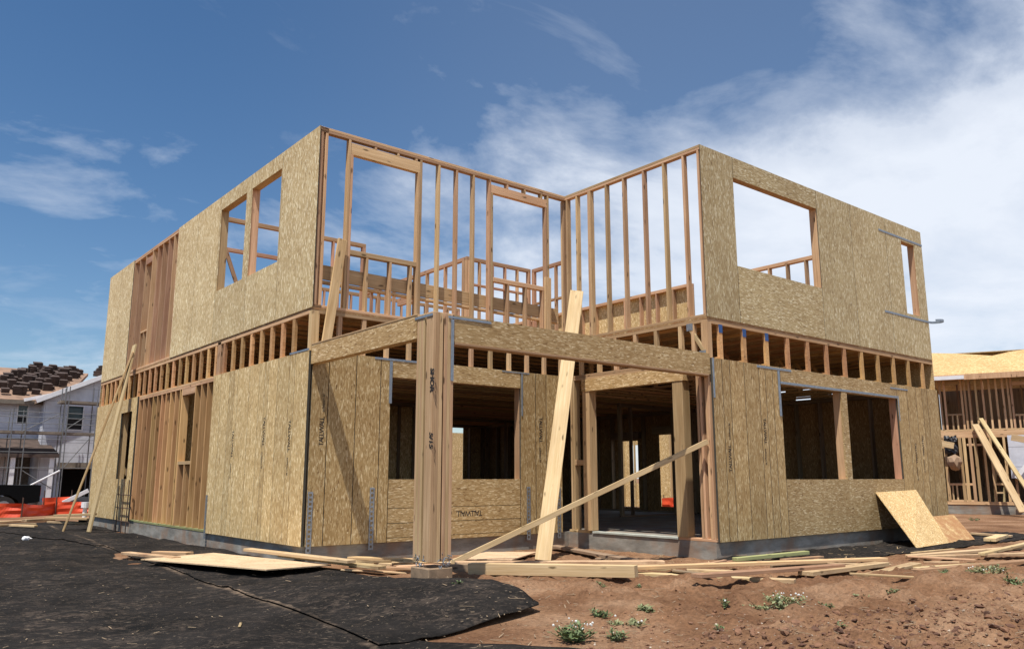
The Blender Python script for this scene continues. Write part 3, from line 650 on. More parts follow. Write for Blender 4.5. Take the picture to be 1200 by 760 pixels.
# black ground cloth: sheets laid over the soil
def interp(tab, y):
    if y <= tab[0][0]: return tab[0][1]
    for (a, b), (c, d) in zip(tab[:-1], tab[1:]):
        if y <= c: return b+(d-b)*(y-a)/(c-a)
    return tab[-1][1]
def cloth(name, label, ylist, left, right, zf, nx, thick=.006, edge=None):
    bm = bmesh.new(); rows = []
    for y in ylist:
        a, b = left(y), right(y); row = []
        for k in range(nx+1):
            s = k/nx; x = a+(b-a)*s
            row.append(bm.verts.new((x, y, zf(x, y, s))))
        rows.append(row)
    fs = []
    for j in range(len(rows)-1):
        for i in range(nx): f_ = bm.faces.new((rows[j][i], rows[j][i+1], rows[j+1][i+1], rows[j+1][i])); f_.smooth = True; fs.append(f_)
    bmesh.ops.recalc_face_normals(bm, faces=bm.faces)
    if bm.faces[0].normal.z < 0: bmesh.ops.reverse_faces(bm, faces=bm.faces)
    ex = bmesh.ops.extrude_face_region(bm, geom=list(bm.faces))
    for v in [g for g in ex['geom'] if isinstance(g, bmesh.types.BMVert)]: v.co.z -= thick
    return tag(link(name, mesh_from(bm, name), 'fabric'), label, 'ground cloth')
def rng(a, b, s):
    n = int((b-a)/s); return [a+(b-a)*k/n for k in range(n+1)]
def wr(x, y, seed=0.0):
    return .034*noise.fractal(Vector((x*.8+seed, y*.5, seed)), 1.0, 2.0, 5)+.014*max(0, 1-abs(noise.noise(Vector((x*1.1-y*.5, y*.35, 6)))*7))+.007*noise.noise(Vector((x*4+y*1.5, y*2.2, seed+4)))+.004*noise.noise(Vector((x*9, y*7, seed)))
seamx = lambda y: interp([(-6, -1.95), (-5.2, -1.91), (-3.6, -1.85), (-1.7, -1.69), (.9, -1.53), (5, -1.3), (7, -1.7), (14, -2.6)], y)+.03*noise.noise(Vector((y*1.3, 2, 5)))
rightx = lambda y: interp([(-5.42, -1.55), (-5.38, -1.25), (-5.2, -.62), (-5.04, -.08), (-4.9, -.06), (-4.35, .14), (-3.7, .22), (-3.3, .05), (-3.15, -.06), (-2.7, -.04), (-2.0, .1), (-.6, .15), (-.1, .02), (.2, -.012), (14, -.012)], y)
hump = lambda x, y: .13*math.exp(-((x-.0)**2/.5+(y+3.95)**2/1.1))+.10*math.exp(-((x+1.0)**2/.9+(y+3.3)**2/2.5))
def zA(x, y, s):
    e = .006*sst(.10, 0, s)                                     # the lifted free edge at the seam
    return gz(x, y)+.026+wr(x, y)+hump(x, y)+e*(1+.7*noise.noise(Vector((y*2.5, 0, 1)))) - .012*sst(.93, 1, s)
def zB(x, y, s): return gz(x, y)+.014+.02*sst(-1.9, -2.6, x)+wr(x, y)+hump(x, y)*.97
cloth('ground_cloth', 'black cloth strip along the left wall, its raised seam edge running to the camera', rng(-5.40, -3, .05)+rng(-2.93, 14, .08), seamx, rightx, zA, 46)
rB = lambda y: interp([(-8.5, .3), (-7.0, -.45), (-6.4, -.85), (-5.75, -1.3), (-5.45, -1.55), (-5.3, -1.75)], y) if y < -5.3 else seamx(y)+.10
cloth('ground_cloth', 'dusty black cloth filling the lower left foreground beyond the seam', rng(-9.5, 13, .08), lambda y: -7.5, rB, zB, 70)
def zC(x, y, s): return gz(x, y)+gz_clod(x, y)*.6+.02+.045*max(0, noise.fractal(Vector((x*1.6, y*2.2, 8)), 1, 2, 4))
cloth('ground_cloth', 'rumpled black cloth strip under the boards by the right wall', rng(-4.45, D-.04, .05), lambda y: 4.9+.35*noise.noise(Vector((y*2, 1, 1))), lambda y: 14.2+.3*noise.noise(Vector((y*2, 5, 1))), zC, 150)

# ------------------------------------------------------------------ loose lumber
def ground_top(x, y):
    z = gz(x, y)+(gz_clod(x, y) if -4 < x < 14 and -11 < y < 1 else 0)
    if -1.9 < x < .2 and -5.3 < y < 14: z = max(z, zA(x, y, .5))
    elif x <= -1.9: z = max(z, zB(x, y, .5))
    if 4.6 < x < 14.3 and -4.45 < y < D: z = max(z, zC(x, y, 0))
    return z
def board(pa, pb, w, t, label, mat='pine', lift=0.0, lift2=None, edge=False, name='board', cat='board', grp='loose boards round the house'):
    """a board lying on the ground between two surveyed points (of the photograph)"""
    zz = G+.03+lift
    a = at(*pa, 2, zz); b = at(*pb, 2, G+.03+(lift if lift2 is None else lift2))
    za, zb = ground_top(a.x, a.y), ground_top(b.x, b.y)
    h = (w if edge else t)/2+.006
    a.z = za+h+lift; b.z = zb+h+(lift if lift2 is None else lift2)
    if mat in ('pine', 'fir') and name != 'timber' and int(pa[0]*7+pa[1]*3) % 10 < 7: mat = 'loose'
    d = (b-a).normalized(); side = Vector((0, 0, 1)) if edge else Vector((-d.y, d.x, 0))
    return tag(stick(name, a, b, w, t, mat, None, side, .004), label, cat, grp)
# heavy timber and the pile right of the porch post
board((551, 672), (746, 683), .13, .13, 'thick square timber lying on red soil right of the porch post', 'pine', 0, name='timber', cat='timber')
board((533, 661), (778, 660), .14, .04, 'long pale plank behind the thick timber, crossing the foot of the leaning plank', 'pine', .06)
board((510, 668), (566, 668), .09, .09, 'short dark block of timber end tucked right behind the porch post footing', 'old_shade', 0, name='timber', cat='timber')
board((605, 670), (732, 673), .09, .04, 'thin board just behind the thick square timber', 'pine', .02)
board((727, 673), (905, 680), .14, .04, 'pale board running right from the end of the thick timber', 'pine', .0)
board((648, 640), (742, 655), .19, .04, 'weathered brown plank lying below the doorway step', 'old_shade', .02)
board((700, 652), (770, 657), .14, .03, 'small weathered scrap board in front of the door step', 'old_shade', .0)
board((722, 666), (792, 668), .09, .04, 'short board between the long plank and the long reddish board', 'pine', .0)
board((732, 671), (1036, 655), .14, .04, 'long reddish board in front of the right corner of the house', 'fir', .035)
board((816, 681), (985, 664), .14, .04, 'reddish plank raised off the soil at its left end', 'fir_red', .08, .06)
board((880, 681), (932, 684), .14, .045, 'stubby board end poking out under the raised reddish plank', 'pine', .0)
board((805, 675), (860, 676), .13, .04, 'short pale board under the left end of the raised plank', 'pine', .0)
board((861, 657), (946, 650), .09, .05, 'greenish treated board close to the right foundation', 'green', .02)
board((944, 675), (1034, 661), .19, .05, 'wide orange plank at the middle of the right row', 'fir', .02)
board((1010, 672), (1074, 664), .14, .04, 'dark edged plank between the wide orange plank and the right stack', 'fir', .0)
board((1066, 652), (1215, 640), .14, .04, 'back board of the right stack, by the foot of the leaning sheet', 'pine', .01)
board((1072, 657), (1215, 650), .14, .04, 'second board of the right stack', 'fir', .0)
board((1070, 664), (1215, 655), .14, .04, 'orange front board of the right stack', 'fir', .02)
board((1072, 668), (1222, 660), .14, .04, 'foremost lowest board of the right stack on red soil', 'fir_red', .0)
board((1150, 649), (1215, 634), .09, .04, 'thin board slanting across the right stack', 'pine', .06)
board((1138, 626), (1186, 628), .14, .04, 'lone board on red soil beyond the leaning sheets', 'fir', .01)
board((1160, 634), (1175, 628), .2, .06, 'stubby offcut beside the lone far board', 'pine', .01)
board((905, 664), (1000, 658), .09, .04, 'thin dark board on the black cloth by the right wall', 'old_shade', .0)
rl = random.Random(21)
for k in range(22):
    if k < 13: px, py = rl.uniform(600, 1000), rl.uniform(655, 674)
    elif k < 17: px, py = rl.uniform(395, 470), rl.uniform(654, 664)
    else: px, py = rl.uniform(1060, 1180), rl.uniform(646, 660)
    ln = rl.uniform(25, 110); dy = rl.uniform(-7, 3) if k >= 17 or px > 800 else rl.uniform(-3, 6)
    board((px, py), (px+ln, py+dy), rl.choice((.03, .05, .09)), rl.uniform(.012, .035), 'thin scrap stick among the tangled lumber at the foot of the house', rl.choice(('pine', 'fir', 'old_shade', 'fir_red')), rl.uniform(0, .04), name='scrap_stick', cat='scrap wood', grp='thin scrap sticks in the lumber litter')
# plywood and boards left of the porch post
def sheet(name, pts, label, mat, t=.014, grp='loose sheets round the house'):
    bm = bmesh.new(); prism(bm, pts, (0, 0, -t))
    return tag(link(name, mesh_from(bm, name), mat), label, 'sheet', grp)
def gp(px, py, lift):
    p = at(px, py, 2, G+.05+lift); return (p.x, p.y, max(ground_top(p.x, p.y)+.03+lift, G+.05+lift))
sheet('plywood_sheet', [gp(165, 655, .05), gp(312, 668, .07), gp(388, 661, .03), gp(250, 648.5, .03)], 'large plywood sheet lying over the black cloth by the left corner', 'ply')
board((147, 647), (206, 656), .14, .04, 'board end sticking out left of the plywood sheet', 'pine', .04)
board((182, 648), (222, 651), .14, .05, 'short dark red offcut behind the plywood sheet', 'fir_red', .03)
board((290, 646), (412, 659), .14, .04, 'narrow board lying on the back edge of the plywood sheet', 'pine', .10)
board((330, 652), (448, 663), .14, .04, 'board lying across the right end of the plywood sheet', 'pine', .07)
board((410, 653), (500, 657), .14, .04, 'reddish board near the wall, left of the porch post', 'fir', .03)
board((388, 657), (520, 662), .14, .04, 'lower board of the pile left of the porch post', 'pine', .0)
board((466, 667), (520, 668), .14, .09, 'thick block left against the porch post footing', 'fir', .0, name='timber', cat='timber')
board((400, 668), (478, 668), .09, .02, 'thin strip of wood on the black cloth left of the footing', 'pine', .0)
sheet('plywood_sheet', [gp(530, 654, .02), gp(600, 655, .02), gp(630, 646, .0), gp(570, 646, .0)], 'pale thin sheet behind the long plank inside the porch', 'ply')
# far left litter
board((-5, 617), (42, 615.5), .20, .04, 'yellow board on the black cloth at the left picture edge', 'pine', .01)
board((-8, 612), (58, 609), .25, .05, 'board lying along the orange fence at the far left', 'pine', .01)
board((12, 617.5), (42, 617.5), .14, .04, 'short yellow board beside the far left one', 'pine', .02)
board((28, 610), (62, 608.5), .25, .06, 'pale plank in front of the orange fence', 'pine', .05)
board((58, 607), (108, 609), .3, .05, 'board stack top left of the white standpipe', 'fir', .1)
board((66, 604), (110, 604), .25, .05, 'thin upper board behind the white standpipe', 'pine', .3)
board((60, 612), (112, 613), .3, .05, 'low board left of the white standpipe', 'fir', .0)
board((280, 741), (282, 735), .02, .01, 'tiny wood splinter on the dusty cloth', 'pine', .0)

# planks leaning on the house
lp0 = at(636, 655, 2, G); d_ = Vector((1.72, 1.12, 4.5)); pt = at(676, 341, 0, U1-.10)
tag(stick('leaning_plank', lp0+Vector((0, 0, -.02)), pt, .235, .04, 'pine', None, (.76, -.65, 0), .004), 'long pale plank leaning into the inner corner behind the porch beam', 'plank')
b0 = at(528, 660, 2, G+.02); b1 = at(829, 517, 0, U1-.03)
tag(stick('brace_board', b0, b1, .075, .04, 'pine', None, (0, 0, 1), .004), 'slim brace board rising from behind the porch post to the right corner stud', 'board')
q0 = at(104, 623, 2, ground_top(-.75, 8.7)); q1 = at(158, 404, 0, -.05)
tag(stick('leaning_plank', q0, q1, .24, .04, 'pine', None, (.0, 1, 0), .004), 'wide plank leaning against the far end of the left wall', 'plank')
q0 = at(74, 622, 2, ground_top(-1.1, 9.3)); q1 = at(156, 412, 0, -.10)
tag(stick('leaning_plank', q0, q1, .10, .04, 'fir', None, (.3, 1, 0), .004), 'thin reddish stick leaning left of the wide plank on the left wall', 'plank')

# two strand board sheets leaning on the right wall
def lean_sheet(p0, p1, p2, p3, label, mat, t=.012):
    p0, p1, p2, p3 = map(Vector, (p0, p1, p2, p3)); n = (p1-p0).cross(p3-p0).normalized()
    bm = bmesh.new(); prism(bm, [p0, p1, p2, p3], n*t)
    return tag(link('leaning_sheet', mesh_from(bm, 'leaning_sheet'), mat), label, 'sheet', 'loose sheets round the house')
tl = at(1026, 577, 1, D-.04); tr_ = at(1073, 574, 1, D-.04); bl = at(1074, 642, 2, G+.02); br = at(1112, 636, 2, G+.02)
lean_sheet(bl, br, tr_, tl, 'pale strand board sheet leaning on the right wall under the window', 'osbp')
a0 = at(1085, 640, 2, G+.012); a1 = at(1142, 632, 2, G+.03); a2 = at(1117, 603, 1, D-.35); a3 = at(1083, 606, 1, D-.30)
lean_sheet(a0+Vector((0, .03, 0)), a1, a2, a3, 'lower soil stained strand board sheet beside the leaning pale one', 'osbd')

# rebar ladder and white standpipe by the left wall
bars = []
xr = -.10
yb = at(136, 612, 0, xr).y; ya = at(142, 612, 0, xr).y; yc = at(146, 612, 0, xr).y
tg = lambda y: ground_top(xr, y)
lad = empty('rebar_ladder', (xr, ya, tg(ya)), 'rusty rebar ladder standing against the far left wall', 'rebar')
for yy, zt in ((yb, .75), (ya, .9), (yc-.1, .88)): tubes('upright_bar', [((xr, yy, tg(yy)-.05), (xr, yy, zt))], .012, 'rust', lad, 6)
for z in (.0, .28, .56): tubes('rung', [((xr, yc-.35, z), (xr, yb+.1, z))], .01, 'rust', lad, 6)
c = at(98, 614, 2, -.25); sp = empty('standpipe', c, 'white capped standpipe on a dark base near the far left wall', 'pipe')
tubes('pipe', [(c, c+Vector((0, 0, .42)))], .055, 'white', sp, 12); tubes('cap', [(c+Vector((0, 0, .42)), c+Vector((0, 0, .56)))], .10, 'white', sp, 12); tubes('base', [(c+Vector((0, 0, -.05)), c+Vector((0, 0, .16)))], .13, 'rubber', sp, 12)
# white scrap of paper on the cloth
def lump(name, c, r, seed, mat, label, cat, flat=.6):
    bm = bmesh.new(); bmesh.ops.create_icosphere(bm, subdivisions=2, radius=1)
    for v in bm.verts:
        n = 1+.45*noise.noise(v.co*1.7+Vector((seed, seed, 0))); v.co = Vector((v.co.x*r*n, v.co.y*r*n, v.co.z*r*n*flat))+Vector(c)
    return tag(link(name, mesh_from(bm, name), mat), label, cat)
c = at(31, 631, 2, G+.04); lump('paper_scrap', (c.x, c.y, ground_top(c.x, c.y)+.03), .08, 3, 'white', 'crumpled white paper scrap on the black cloth at the left', 'litter')

# ------------------------------------------------------------------ orange barrier netting
def net(name, pts, h, label, dz=0.0):
    root = empty(name, (pts[0][0], pts[0][1], gz(*pts[0])), label, 'fence')
    bm = bmesh.new(); prev = None
    n = 60
    tot = [0]
    for a, b in zip(pts[:-1], pts[1:]): tot.append(tot[-1]+math.dist(a, b))
    for k in range(n+1):
        s = tot[-1]*k/n; i = max(j for j in range(len(tot)-1) if tot[j] <= s+1e-6); u = (s-tot[i])/(tot[i+1]-tot[i])
        x = pts[i][0]+(pts[i+1][0]-pts[i][0])*u; y = pts[i][1]+(pts[i+1][1]-pts[i][1])*u; z = gz(x, y)
        hh = h*(.8+.3*noise.noise(Vector((s*.5, 3, dz))))
        row = [bm.verts.new((x+.08*noise.noise(Vector((s*1.7, q, 1))), y+.10*noise.noise(Vector((s*1.3, q*2, 9))), z+hh*q/4)) for q in range(5)]
        if prev:
            for q in range(4): bm.faces.new((prev[q], row[q], row[q+1], prev[q+1]))
        prev = row
    ex = bmesh.ops.extrude_face_region(bm, geom=list(bm.faces))
    for v in [g for g in ex['geom'] if isinstance(g, bmesh.types.BMVert)]: v.co += Vector((.008, .008, 0))
    link('netting', mesh_from(bm, 'netting'), 'orange', root)
    for (x, y) in pts: tubes('stake', [((x+.05, y-.05, gz(x, y)-.1), (x+.05, y-.05, gz(x, y)+h*1.15))], .02, 'rust', root, 6)
def gpt(px, py, z=-.4): p = at(px, py, 2, z); return (p.x, p.y)
net('barrier_fence', [gpt(-60, 611), gpt(-20, 611), gpt(22, 610), gpt(62, 606.5), gpt(112, 606)], .52, 'orange barrier netting sagging on stakes in front of the white house')
a_ = gpt(48, 600.5); b_ = gpt(80, 600.5)
net('barrier_fence', [a_, b_], .80, 'short rear length of orange netting beside the black truck', 4.0)
net('barrier_fence', [(17.5, 2.0), (18.0, 5.5), (18.5, 9.5)], .5, 'orange netting behind the house, seen through the doorway', 2.0)

# ------------------------------------------------------------------ white wrapped house behind left, with scaffold and tile stacks
YB = 32.0
def fx(px, py, y=YB): p = at(px, py, 1, y); return p
wh = empty('wrapped_house', (2.0, YB, -.55), 'two storey house in white wrap behind scaffold, roof loaded with tiles', 'house')
ez = fx(20, 470).z; gx0, gx1 = fx(52, 470).x, 9.0
xl = -9.0
HB = -.75
WIN_L = (fx(22, 475).x, fx(33, 475).x, fx(27, 496).z, fx(27, 475).z)
PD = (fx(9, 540).x, fx(47, 540).x, HB, fx(30, 533).z)
panel('wall', 'y', YB, .25, xl, gx0-.003, HB, ez, [WIN_L, PD], 'wrap', wh)
Yg = YB-.9
px_ = lambda x, y: at(x, y, 1, Yg)
WIN_R = (px_(81, 475).x, px_(98, 475).x, px_(90, 503).z, px_(90, 476).z)
GAR = (px_(70, 560).x, px_(70, 560).x+4.9, HB, px_(90, 549).z)
g0 = px_(53, 466); g1 = px_(115, 443); sl = (g1.z-g0.z)/(g1.x-g0.x); gw = 7.2; gxc = g0.x+gw/2; gtop = g0.z+sl*gw/2
panel('wall', 'y', Yg, .25, g0.x, g0.x+gw, HB, g0.z-.05, [WIN_R, GAR], 'wrap', wh)
bm = bmesh.new(); prism(bm, [(g0.x, Yg, g0.z-.05), (g0.x+gw, Yg, g0.z-.05), (gxc, Yg, gtop-.05)], (0, .25, 0)); link('gable', mesh_from(bm, 'gable'), 'wrap', wh)
panel('wall', 'x', g0.x, .2, Yg+.252, YB+8, HB, g0.z-.05, [], 'wrap', wh)
for nm, x0, x1, z0, z1, y in (('window', *WIN_L, YB), ('window', *WIN_R, Yg)):
    w = panel(nm, 'y', y-.03, .06, x0-.05, x1+.05, z0-.05, z1+.05, [(x0, x1, z0, z1)], 'white', wh)
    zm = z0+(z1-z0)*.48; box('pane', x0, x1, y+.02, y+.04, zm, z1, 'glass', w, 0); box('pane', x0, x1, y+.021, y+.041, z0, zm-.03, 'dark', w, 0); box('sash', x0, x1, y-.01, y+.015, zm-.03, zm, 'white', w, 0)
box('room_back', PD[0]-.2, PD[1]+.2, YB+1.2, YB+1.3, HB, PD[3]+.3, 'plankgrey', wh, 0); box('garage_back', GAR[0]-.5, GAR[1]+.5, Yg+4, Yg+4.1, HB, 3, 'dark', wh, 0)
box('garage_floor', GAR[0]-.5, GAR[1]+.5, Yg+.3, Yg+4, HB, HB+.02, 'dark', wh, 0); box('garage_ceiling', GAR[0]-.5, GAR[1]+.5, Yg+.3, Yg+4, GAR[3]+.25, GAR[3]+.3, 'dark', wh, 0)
box('garage_header', GAR[0]-.15, GAR[1]+.15, Yg-.06, Yg-.004, GAR[3]+.02, GAR[3]+.28, 'plankgrey', wh, 0)
# roofs
sl2 = .33
def roof_slab(name, pts, t, mat):
    bm = bmesh.new(); prism(bm, pts, (0, 0, -t)); return link(name, mesh_from(bm, name), mat, wh)
ry = YB+5.6; rz = ez+.18+5.9*sl2
xr0, xr1 = fx(0, 440, ry).x-8, fx(96, 440, ry).x
roof = roof_slab('roof', [(xl, YB-.45, ez+.05), (gx0+.6, YB-.45, ez+.05), (xr1+.3, ry, rz), (xl+4, ry, rz)], .14, 'felt')
roof_slab('roof', [(xl, YB+11.5, ez+.05), (gx0+.6, YB+11.5, ez+.05), (xr1+.3, ry+.01, rz), (xl+4, ry+.01, rz)], .14, 'felt')
roof2 = roof_slab('roof', [(g0.x-.35, Yg-.35, g0.z+.02-.35*sl), (gxc, Yg-.35, gtop+.06), (gxc, YB+9, gtop+.06), (g0.x-.35, YB+9, g0.z+.02-.35*sl)], .12, 'felt')
roof_slab('roof', [(g0.x+gw+.35, Yg-.35, g0.z+.02-.35*sl), (gxc+.005, Yg-.35, gtop+.06), (gxc+.005, YB+9, gtop+.06), (g0.x+gw+.35, YB+9, g0.z+.02-.35*sl)], .12, 'felt')
stick('fascia', (g0.x-.4, Yg-.38, g0.z-.18), (gxc, Yg-.38, gtop-.03), .20, .05, 'white', wh, (0, 0, 1)); box('fascia', xl, gx0-.1, YB-.50, YB-.455, ez-.15, ez+.03, 'plankgrey', wh, 0)
stick('roof_edging', (gx0-.9, YB-.52, ez+.03), (gx0+.35, YB-.7, ez+.38), .14, .04, 'white', wh, (0, 0, 1))
# porch gable with dark tiles
pz = fx(8, 526).z; pa = fx(-12, 530).x; pb = fx(58, 533).x
porch = roof_slab('porch_roof', [(pa-3, YB-2.2, pz-.25), (pb, YB-2.2, pz-.25), (pb-.25, YB-.01, pz+.5), (pa-3, YB-.01, pz+.5)], .14, 'tile')
for px in (fx(4, 560).x, fx(48, 560).x): box('porch_column', px-.09, px+.09, YB-2.1, YB-1.92, HB, pz-.4, 'white', wh, 0)
box('downspout_panel', fx(47, 510).x, fx(53, 510).x, YB-.12, YB-.01, fx(50, 522).z, fx(50, 495).z, 'white', wh, 0)
# stacks of tiles resting on the roofs
def tile_stack_mesh(n):
    bm = bmesh.new(); r = random.Random(n)
    for k in range(n): 
        o = r.uniform(-.03, .03); add_box(bm, -.21+o, .21+o, -.17, .17, .07*k, .07*k+.055)
    me = mesh_from(bm, 'tile_stack'); me.materials.append(M['tile']); return me
TS = [tile_stack_mesh(n) for n in (4, 6, 7, 5)]
def tstack(x, y, z, k, label, slope):
    o = bpy.data.objects.new('tile_stack', TS[k % 4]); COL.objects.link(o)
    o.matrix_basis = Matrix.Translation((x, y, z)) @ Matrix.Rotation(slope, 4, 'X') @ Matrix.Rotation(random.uniform(-.2, .2), 4, 'Z') @ Matrix.Scale(random.uniform(.75, 1.0), 4)
    tag(o, label, 'tile stack', 'tile stacks on the white house roof')
k = 0
for yo, (pxa, pxb), n in ((.5, (2, 62), 5), (1.5, (-4, 66), 9), (2.5, (-2, 74), 11), (3.5, (8, 84), 12), (4.5, (20, 92), 13), (5.3, (34, 94), 12)):
    yy = YB+yo
    for c_ in range(n):
        px = pxa+(pxb-pxa)*(c_+random.uniform(.1, .9))/n
        x = fx(px, 450, yy).x; zz = ez+.07+(yy-YB+.45)*(rz-ez-.05)/(ry-YB+.45)
        if x > g0.x-.3 and (x-g0.x)*sl+g0.z > zz-.1: continue
        tstack(x, yy+random.uniform(-.3, .3)*(yo < 5), zz, k, 'stack of dark brown roof tiles on the left roof slope of the white house', .28); k += 1
for k2 in range(4):
    x = fx(98+k2*5, 446, YB+1).x+.35; tstack(x, Yg+.6+k2*.4, g0.z+.1+(x-g0.x)*sl, k2, 'stack of dark tiles along the gable verge of the white house', 0)
# scaffold
sc_ = empty('scaffold', (1.5, YB-2.6, -.6), 'steel pipe scaffold with plank decks in front of the white house', 'scaffold')
ysf, ysb = Yg-1.5, Yg-.6
for px in (-14, 9.5, 26, 70, 74, 108, 135):
    for y in (ysf, ysb):
        x = at(px, 540, 1, ysf).x; tubes('upright', [((x, y, -.7), (x, y, at(px, 452 if px > 60 else 478, 1, ysf).z))], .022, 'scaf', sc_, 6)
for z_px in (506, 469):
    z = at(80, z_px, 1, ysf).z
    x0 = at(-30, 500, 1, ysf).x if z_px == 506 else at(72, 469, 1, ysf).x
    box('plank_deck', x0, at(150, 500, 1, ysf).x, ysf+.05, ysb-.05, z-.11, z, 'plankgrey', sc_, 0)
for z_px in (484, 490, 497, 515, 530, 548):
    z = at(80, z_px, 1, ysf).z; tubes('rail', [((at(-30, 500, 1, ysf).x, ysf, z), (at(150, 500, 1, ysf).x, ysf, z))], .014, 'scaf', sc_, 6)
a = at(30, 571, 1, ysf-.05); b = at(70, 551, 1, ysf-.05); tubes('brace', [(a, b)], .035, 'white', sc_, 6)
for p, q_ in (((26, 505), (70, 485)), ((74, 548), (108, 510)), ((26, 551), (60, 572)), ((74, 505), (100, 488))): tubes('brace', [(at(*p, 1, ysf), at(*q_, 1, ysf))], .018, 'scaf', sc_, 6)

# black pickup truck, tail towards the house
ty = 23.0; tx1 = at(46, 590, 1, ty).x; tz0 = -.45
tk = empty('pickup_truck', (tx1-2.7, ty+.9, tz0), 'black pickup truck parked beyond the orange netting at the left edge', 'truck')
bx = lambda n, x0, x1, y0, y1, z0, z1, m_, p=tk, ch=.03: box(n, tx1+x0, tx1+x1, ty+y0, ty+y1, tz0+z0, tz0+z1, m_, p, ch)
bm = bmesh.new()
prof = [(0, .55), (0, 1.12), (-1.75, 1.14), (-1.95, 1.16), (-2.25, 1.74), (-3.3, 1.76), (-3.95, 1.22), (-5.15, 1.08), (-5.35, .85), (-5.35, .45), (-4.95, .42), (-4.85, .62), (-4.6, .78), (-4.3, .78), (-4.05, .62), (-3.95, .42), (-1.6, .42), (-1.5, .62), (-1.25, .78), (-.95, .78), (-.7, .62), (-.6, .45)]
prism(bm, [(tx1+a, ty, tz0+b) for a, b in prof], (0, 1.85, 0)); link('body', mesh_from(bm, 'body'), 'truck', tk)
bx('bed_liner', -1.7, -.06, .1, 1.75, 1.123, 1.128, 'rubber', ch=0)
bm = bmesh.new(); prism(bm, [(tx1+a, ty-.004, tz0+b) for a, b in ((-2.3, 1.66), (-3.25, 1.68), (-3.72, 1.24), (-2.1, 1.22))], (0, .01, 0)); link('side_window', mesh_from(bm, 'sw'), 'glass', tk)
bx('tail_light', -.01, .012, .02, .16, .75, 1.05, 'orange', ch=0); bx('bumper', -.05, .12, .05, 1.8, .42, .58, 'galv')
for x in (-1.1, -4.45):
    for y in (-.02, 1.62):
        c = Vector((tx1+x, ty+y, tz0+.37)); w = tubes('wheel', [(c, c+Vector((0, .25, 0)))], .37, 'rubber', tk, 20); tubes('rim', [(c+Vector((0, -.006, 0)), c+Vector((0, .01, 0)))], .22, 'galv', w, 16)
c = at(93, 598, 2, -.5); lump('debris_heap', (c.x, c.y, -.35), .8, 9, 'tarp', 'dark tarp covered heap before the garage of the white house', 'heap', .7)
c = at(57, 598, 2, -.5); lump('debris_heap', (c.x, c.y, -.2), .45, 5, 'wrap', 'pale rubble heap beside the tail of the black truck', 'heap', .6)
c = at(91, 583, 1, 24.5); tag(stick('pale_board', (c.x-.5, 24.5, .0), (c.x+.35, 24.5, .45), .14, .05, 'white', None, (0, 0, 1)), 'pale board lying on the dark tarp heap', 'board')

# ------------------------------------------------------------------ roofed timber house behind right (faces the camera)
rd = Vector((_f.x*FPX+_r.x*545, _f.y*FPX+_r.y*545, 0)).normalized()
AZ = math.atan2(rd.x, rd.y); DR = 31.0
ro = CAM+rd*DR; ro.z = -.25
rh = empty('framed_house', (ro.x, ro.y, ro.z), 'roofed timber framed house with bare studs beyond the right end of the site', 'house', None, -AZ)
RM = wm(rh)
def loc(px, py, back=0.0):
    """photo point -> house-local x and height on its facade (plane through ro facing the camera, moved back)"""
    d = _f*FPX+_r*(px-600)+_u*(380-py); t = (DR+back)/(d.x*rd.x+d.y*rd.y); p = CAM+d*t
    q = RM.inverted() @ p; return q.x, q.z
def rstick(name, x0, z0, x1, z1, w, t, mat='fir', y=0.0, parent=None, side=(1, 0, 0)):
    o = stick(name, (0, 0, 0), (0, 0, 1), w, t, mat, None)
    bpy.data.objects.remove(o)
    L_ = math.hypot(x1-x0, z1-z0); bm = bmesh.new(); add_box(bm, -w/2, w/2, -t/2, t/2, 0, L_, .003)
    m4 = RM @ frame_to((x0, y, z0), (x1, y, z1), side)
    return link(name, mesh_from(bm, name), mat, parent or rh, m4)
def rbox(name, x0, x1, y0, y1, z0, z1, mat, parent=None):
    bm = bmesh.new(); add_box(bm, x0, x1, y0, y1, z0, z1); return link(name, mesh_from(bm, name), mat, parent or rh, RM)
xL = loc(1096, 500)[0]; xR = 8.0
ze = loc(1150, 440)[1]; zf1 = loc(1150, 508)[1]; zb = loc(1150, 591)[1]
rbox('foundation_slab', xL-.1, xR, -.05, 9, -.5, zb, 'concrete')
for (nm, z0, z1) in (('bottom_plate', zb+.002, zb+.05), ('floor_band', zf1-.12, zf1+.10), ('top_plate', ze-.12, ze-.02)): rstick(nm, xL, (z0+z1)/2, xR, (z0+z1)/2, .14, z1-z0, 'fir', side=(0, 1, 0))
fr_up = rstick('wall_frame', xL, zf1+.13, xR, zf1+.13, .14, .05, 'fir', side=(0, 1, 0))
fr_lo = rstick('wall_frame', xL, zb+.075, xR, zb+.075, .14, .045, 'fir', side=(0, 1, 0))
for px in (1097, 1103, 1108, 1128, 1132, 1137, 1145, 1153, 1161, 1169, 1177, 1183, 1187, 1205, 1212, 1222, 1232, 1242):
    x = loc(px, 475)[0]; rstick('stud', x, zf1+.155, x, ze-.12, .06, .14, 'fir', parent=fr_up)
for a, b, zs, zh in ((1110, 1127, 486, 449), (1189, 1204, 486, 449)):
    xa, xb = loc(a, 480)[0], loc(b, 480)[0]; z = loc(a, zs)[1]; rstick('rough_sill', xa, z, xb, z, .12, .06, 'fir', parent=fr_up, side=(0, 1, 0)); z2 = loc(a, zh)[1]; rstick('header', xa, z2, xb, z2, .12, .12, 'fir', parent=fr_up, side=(0, 1, 0))
    for u in (.33, .66): rstick('cripple_stud', xa+(xb-xa)*u, zf1+.155, xa+(xb-xa)*u, z-.03, .05, .12, 'fir', parent=fr_up)
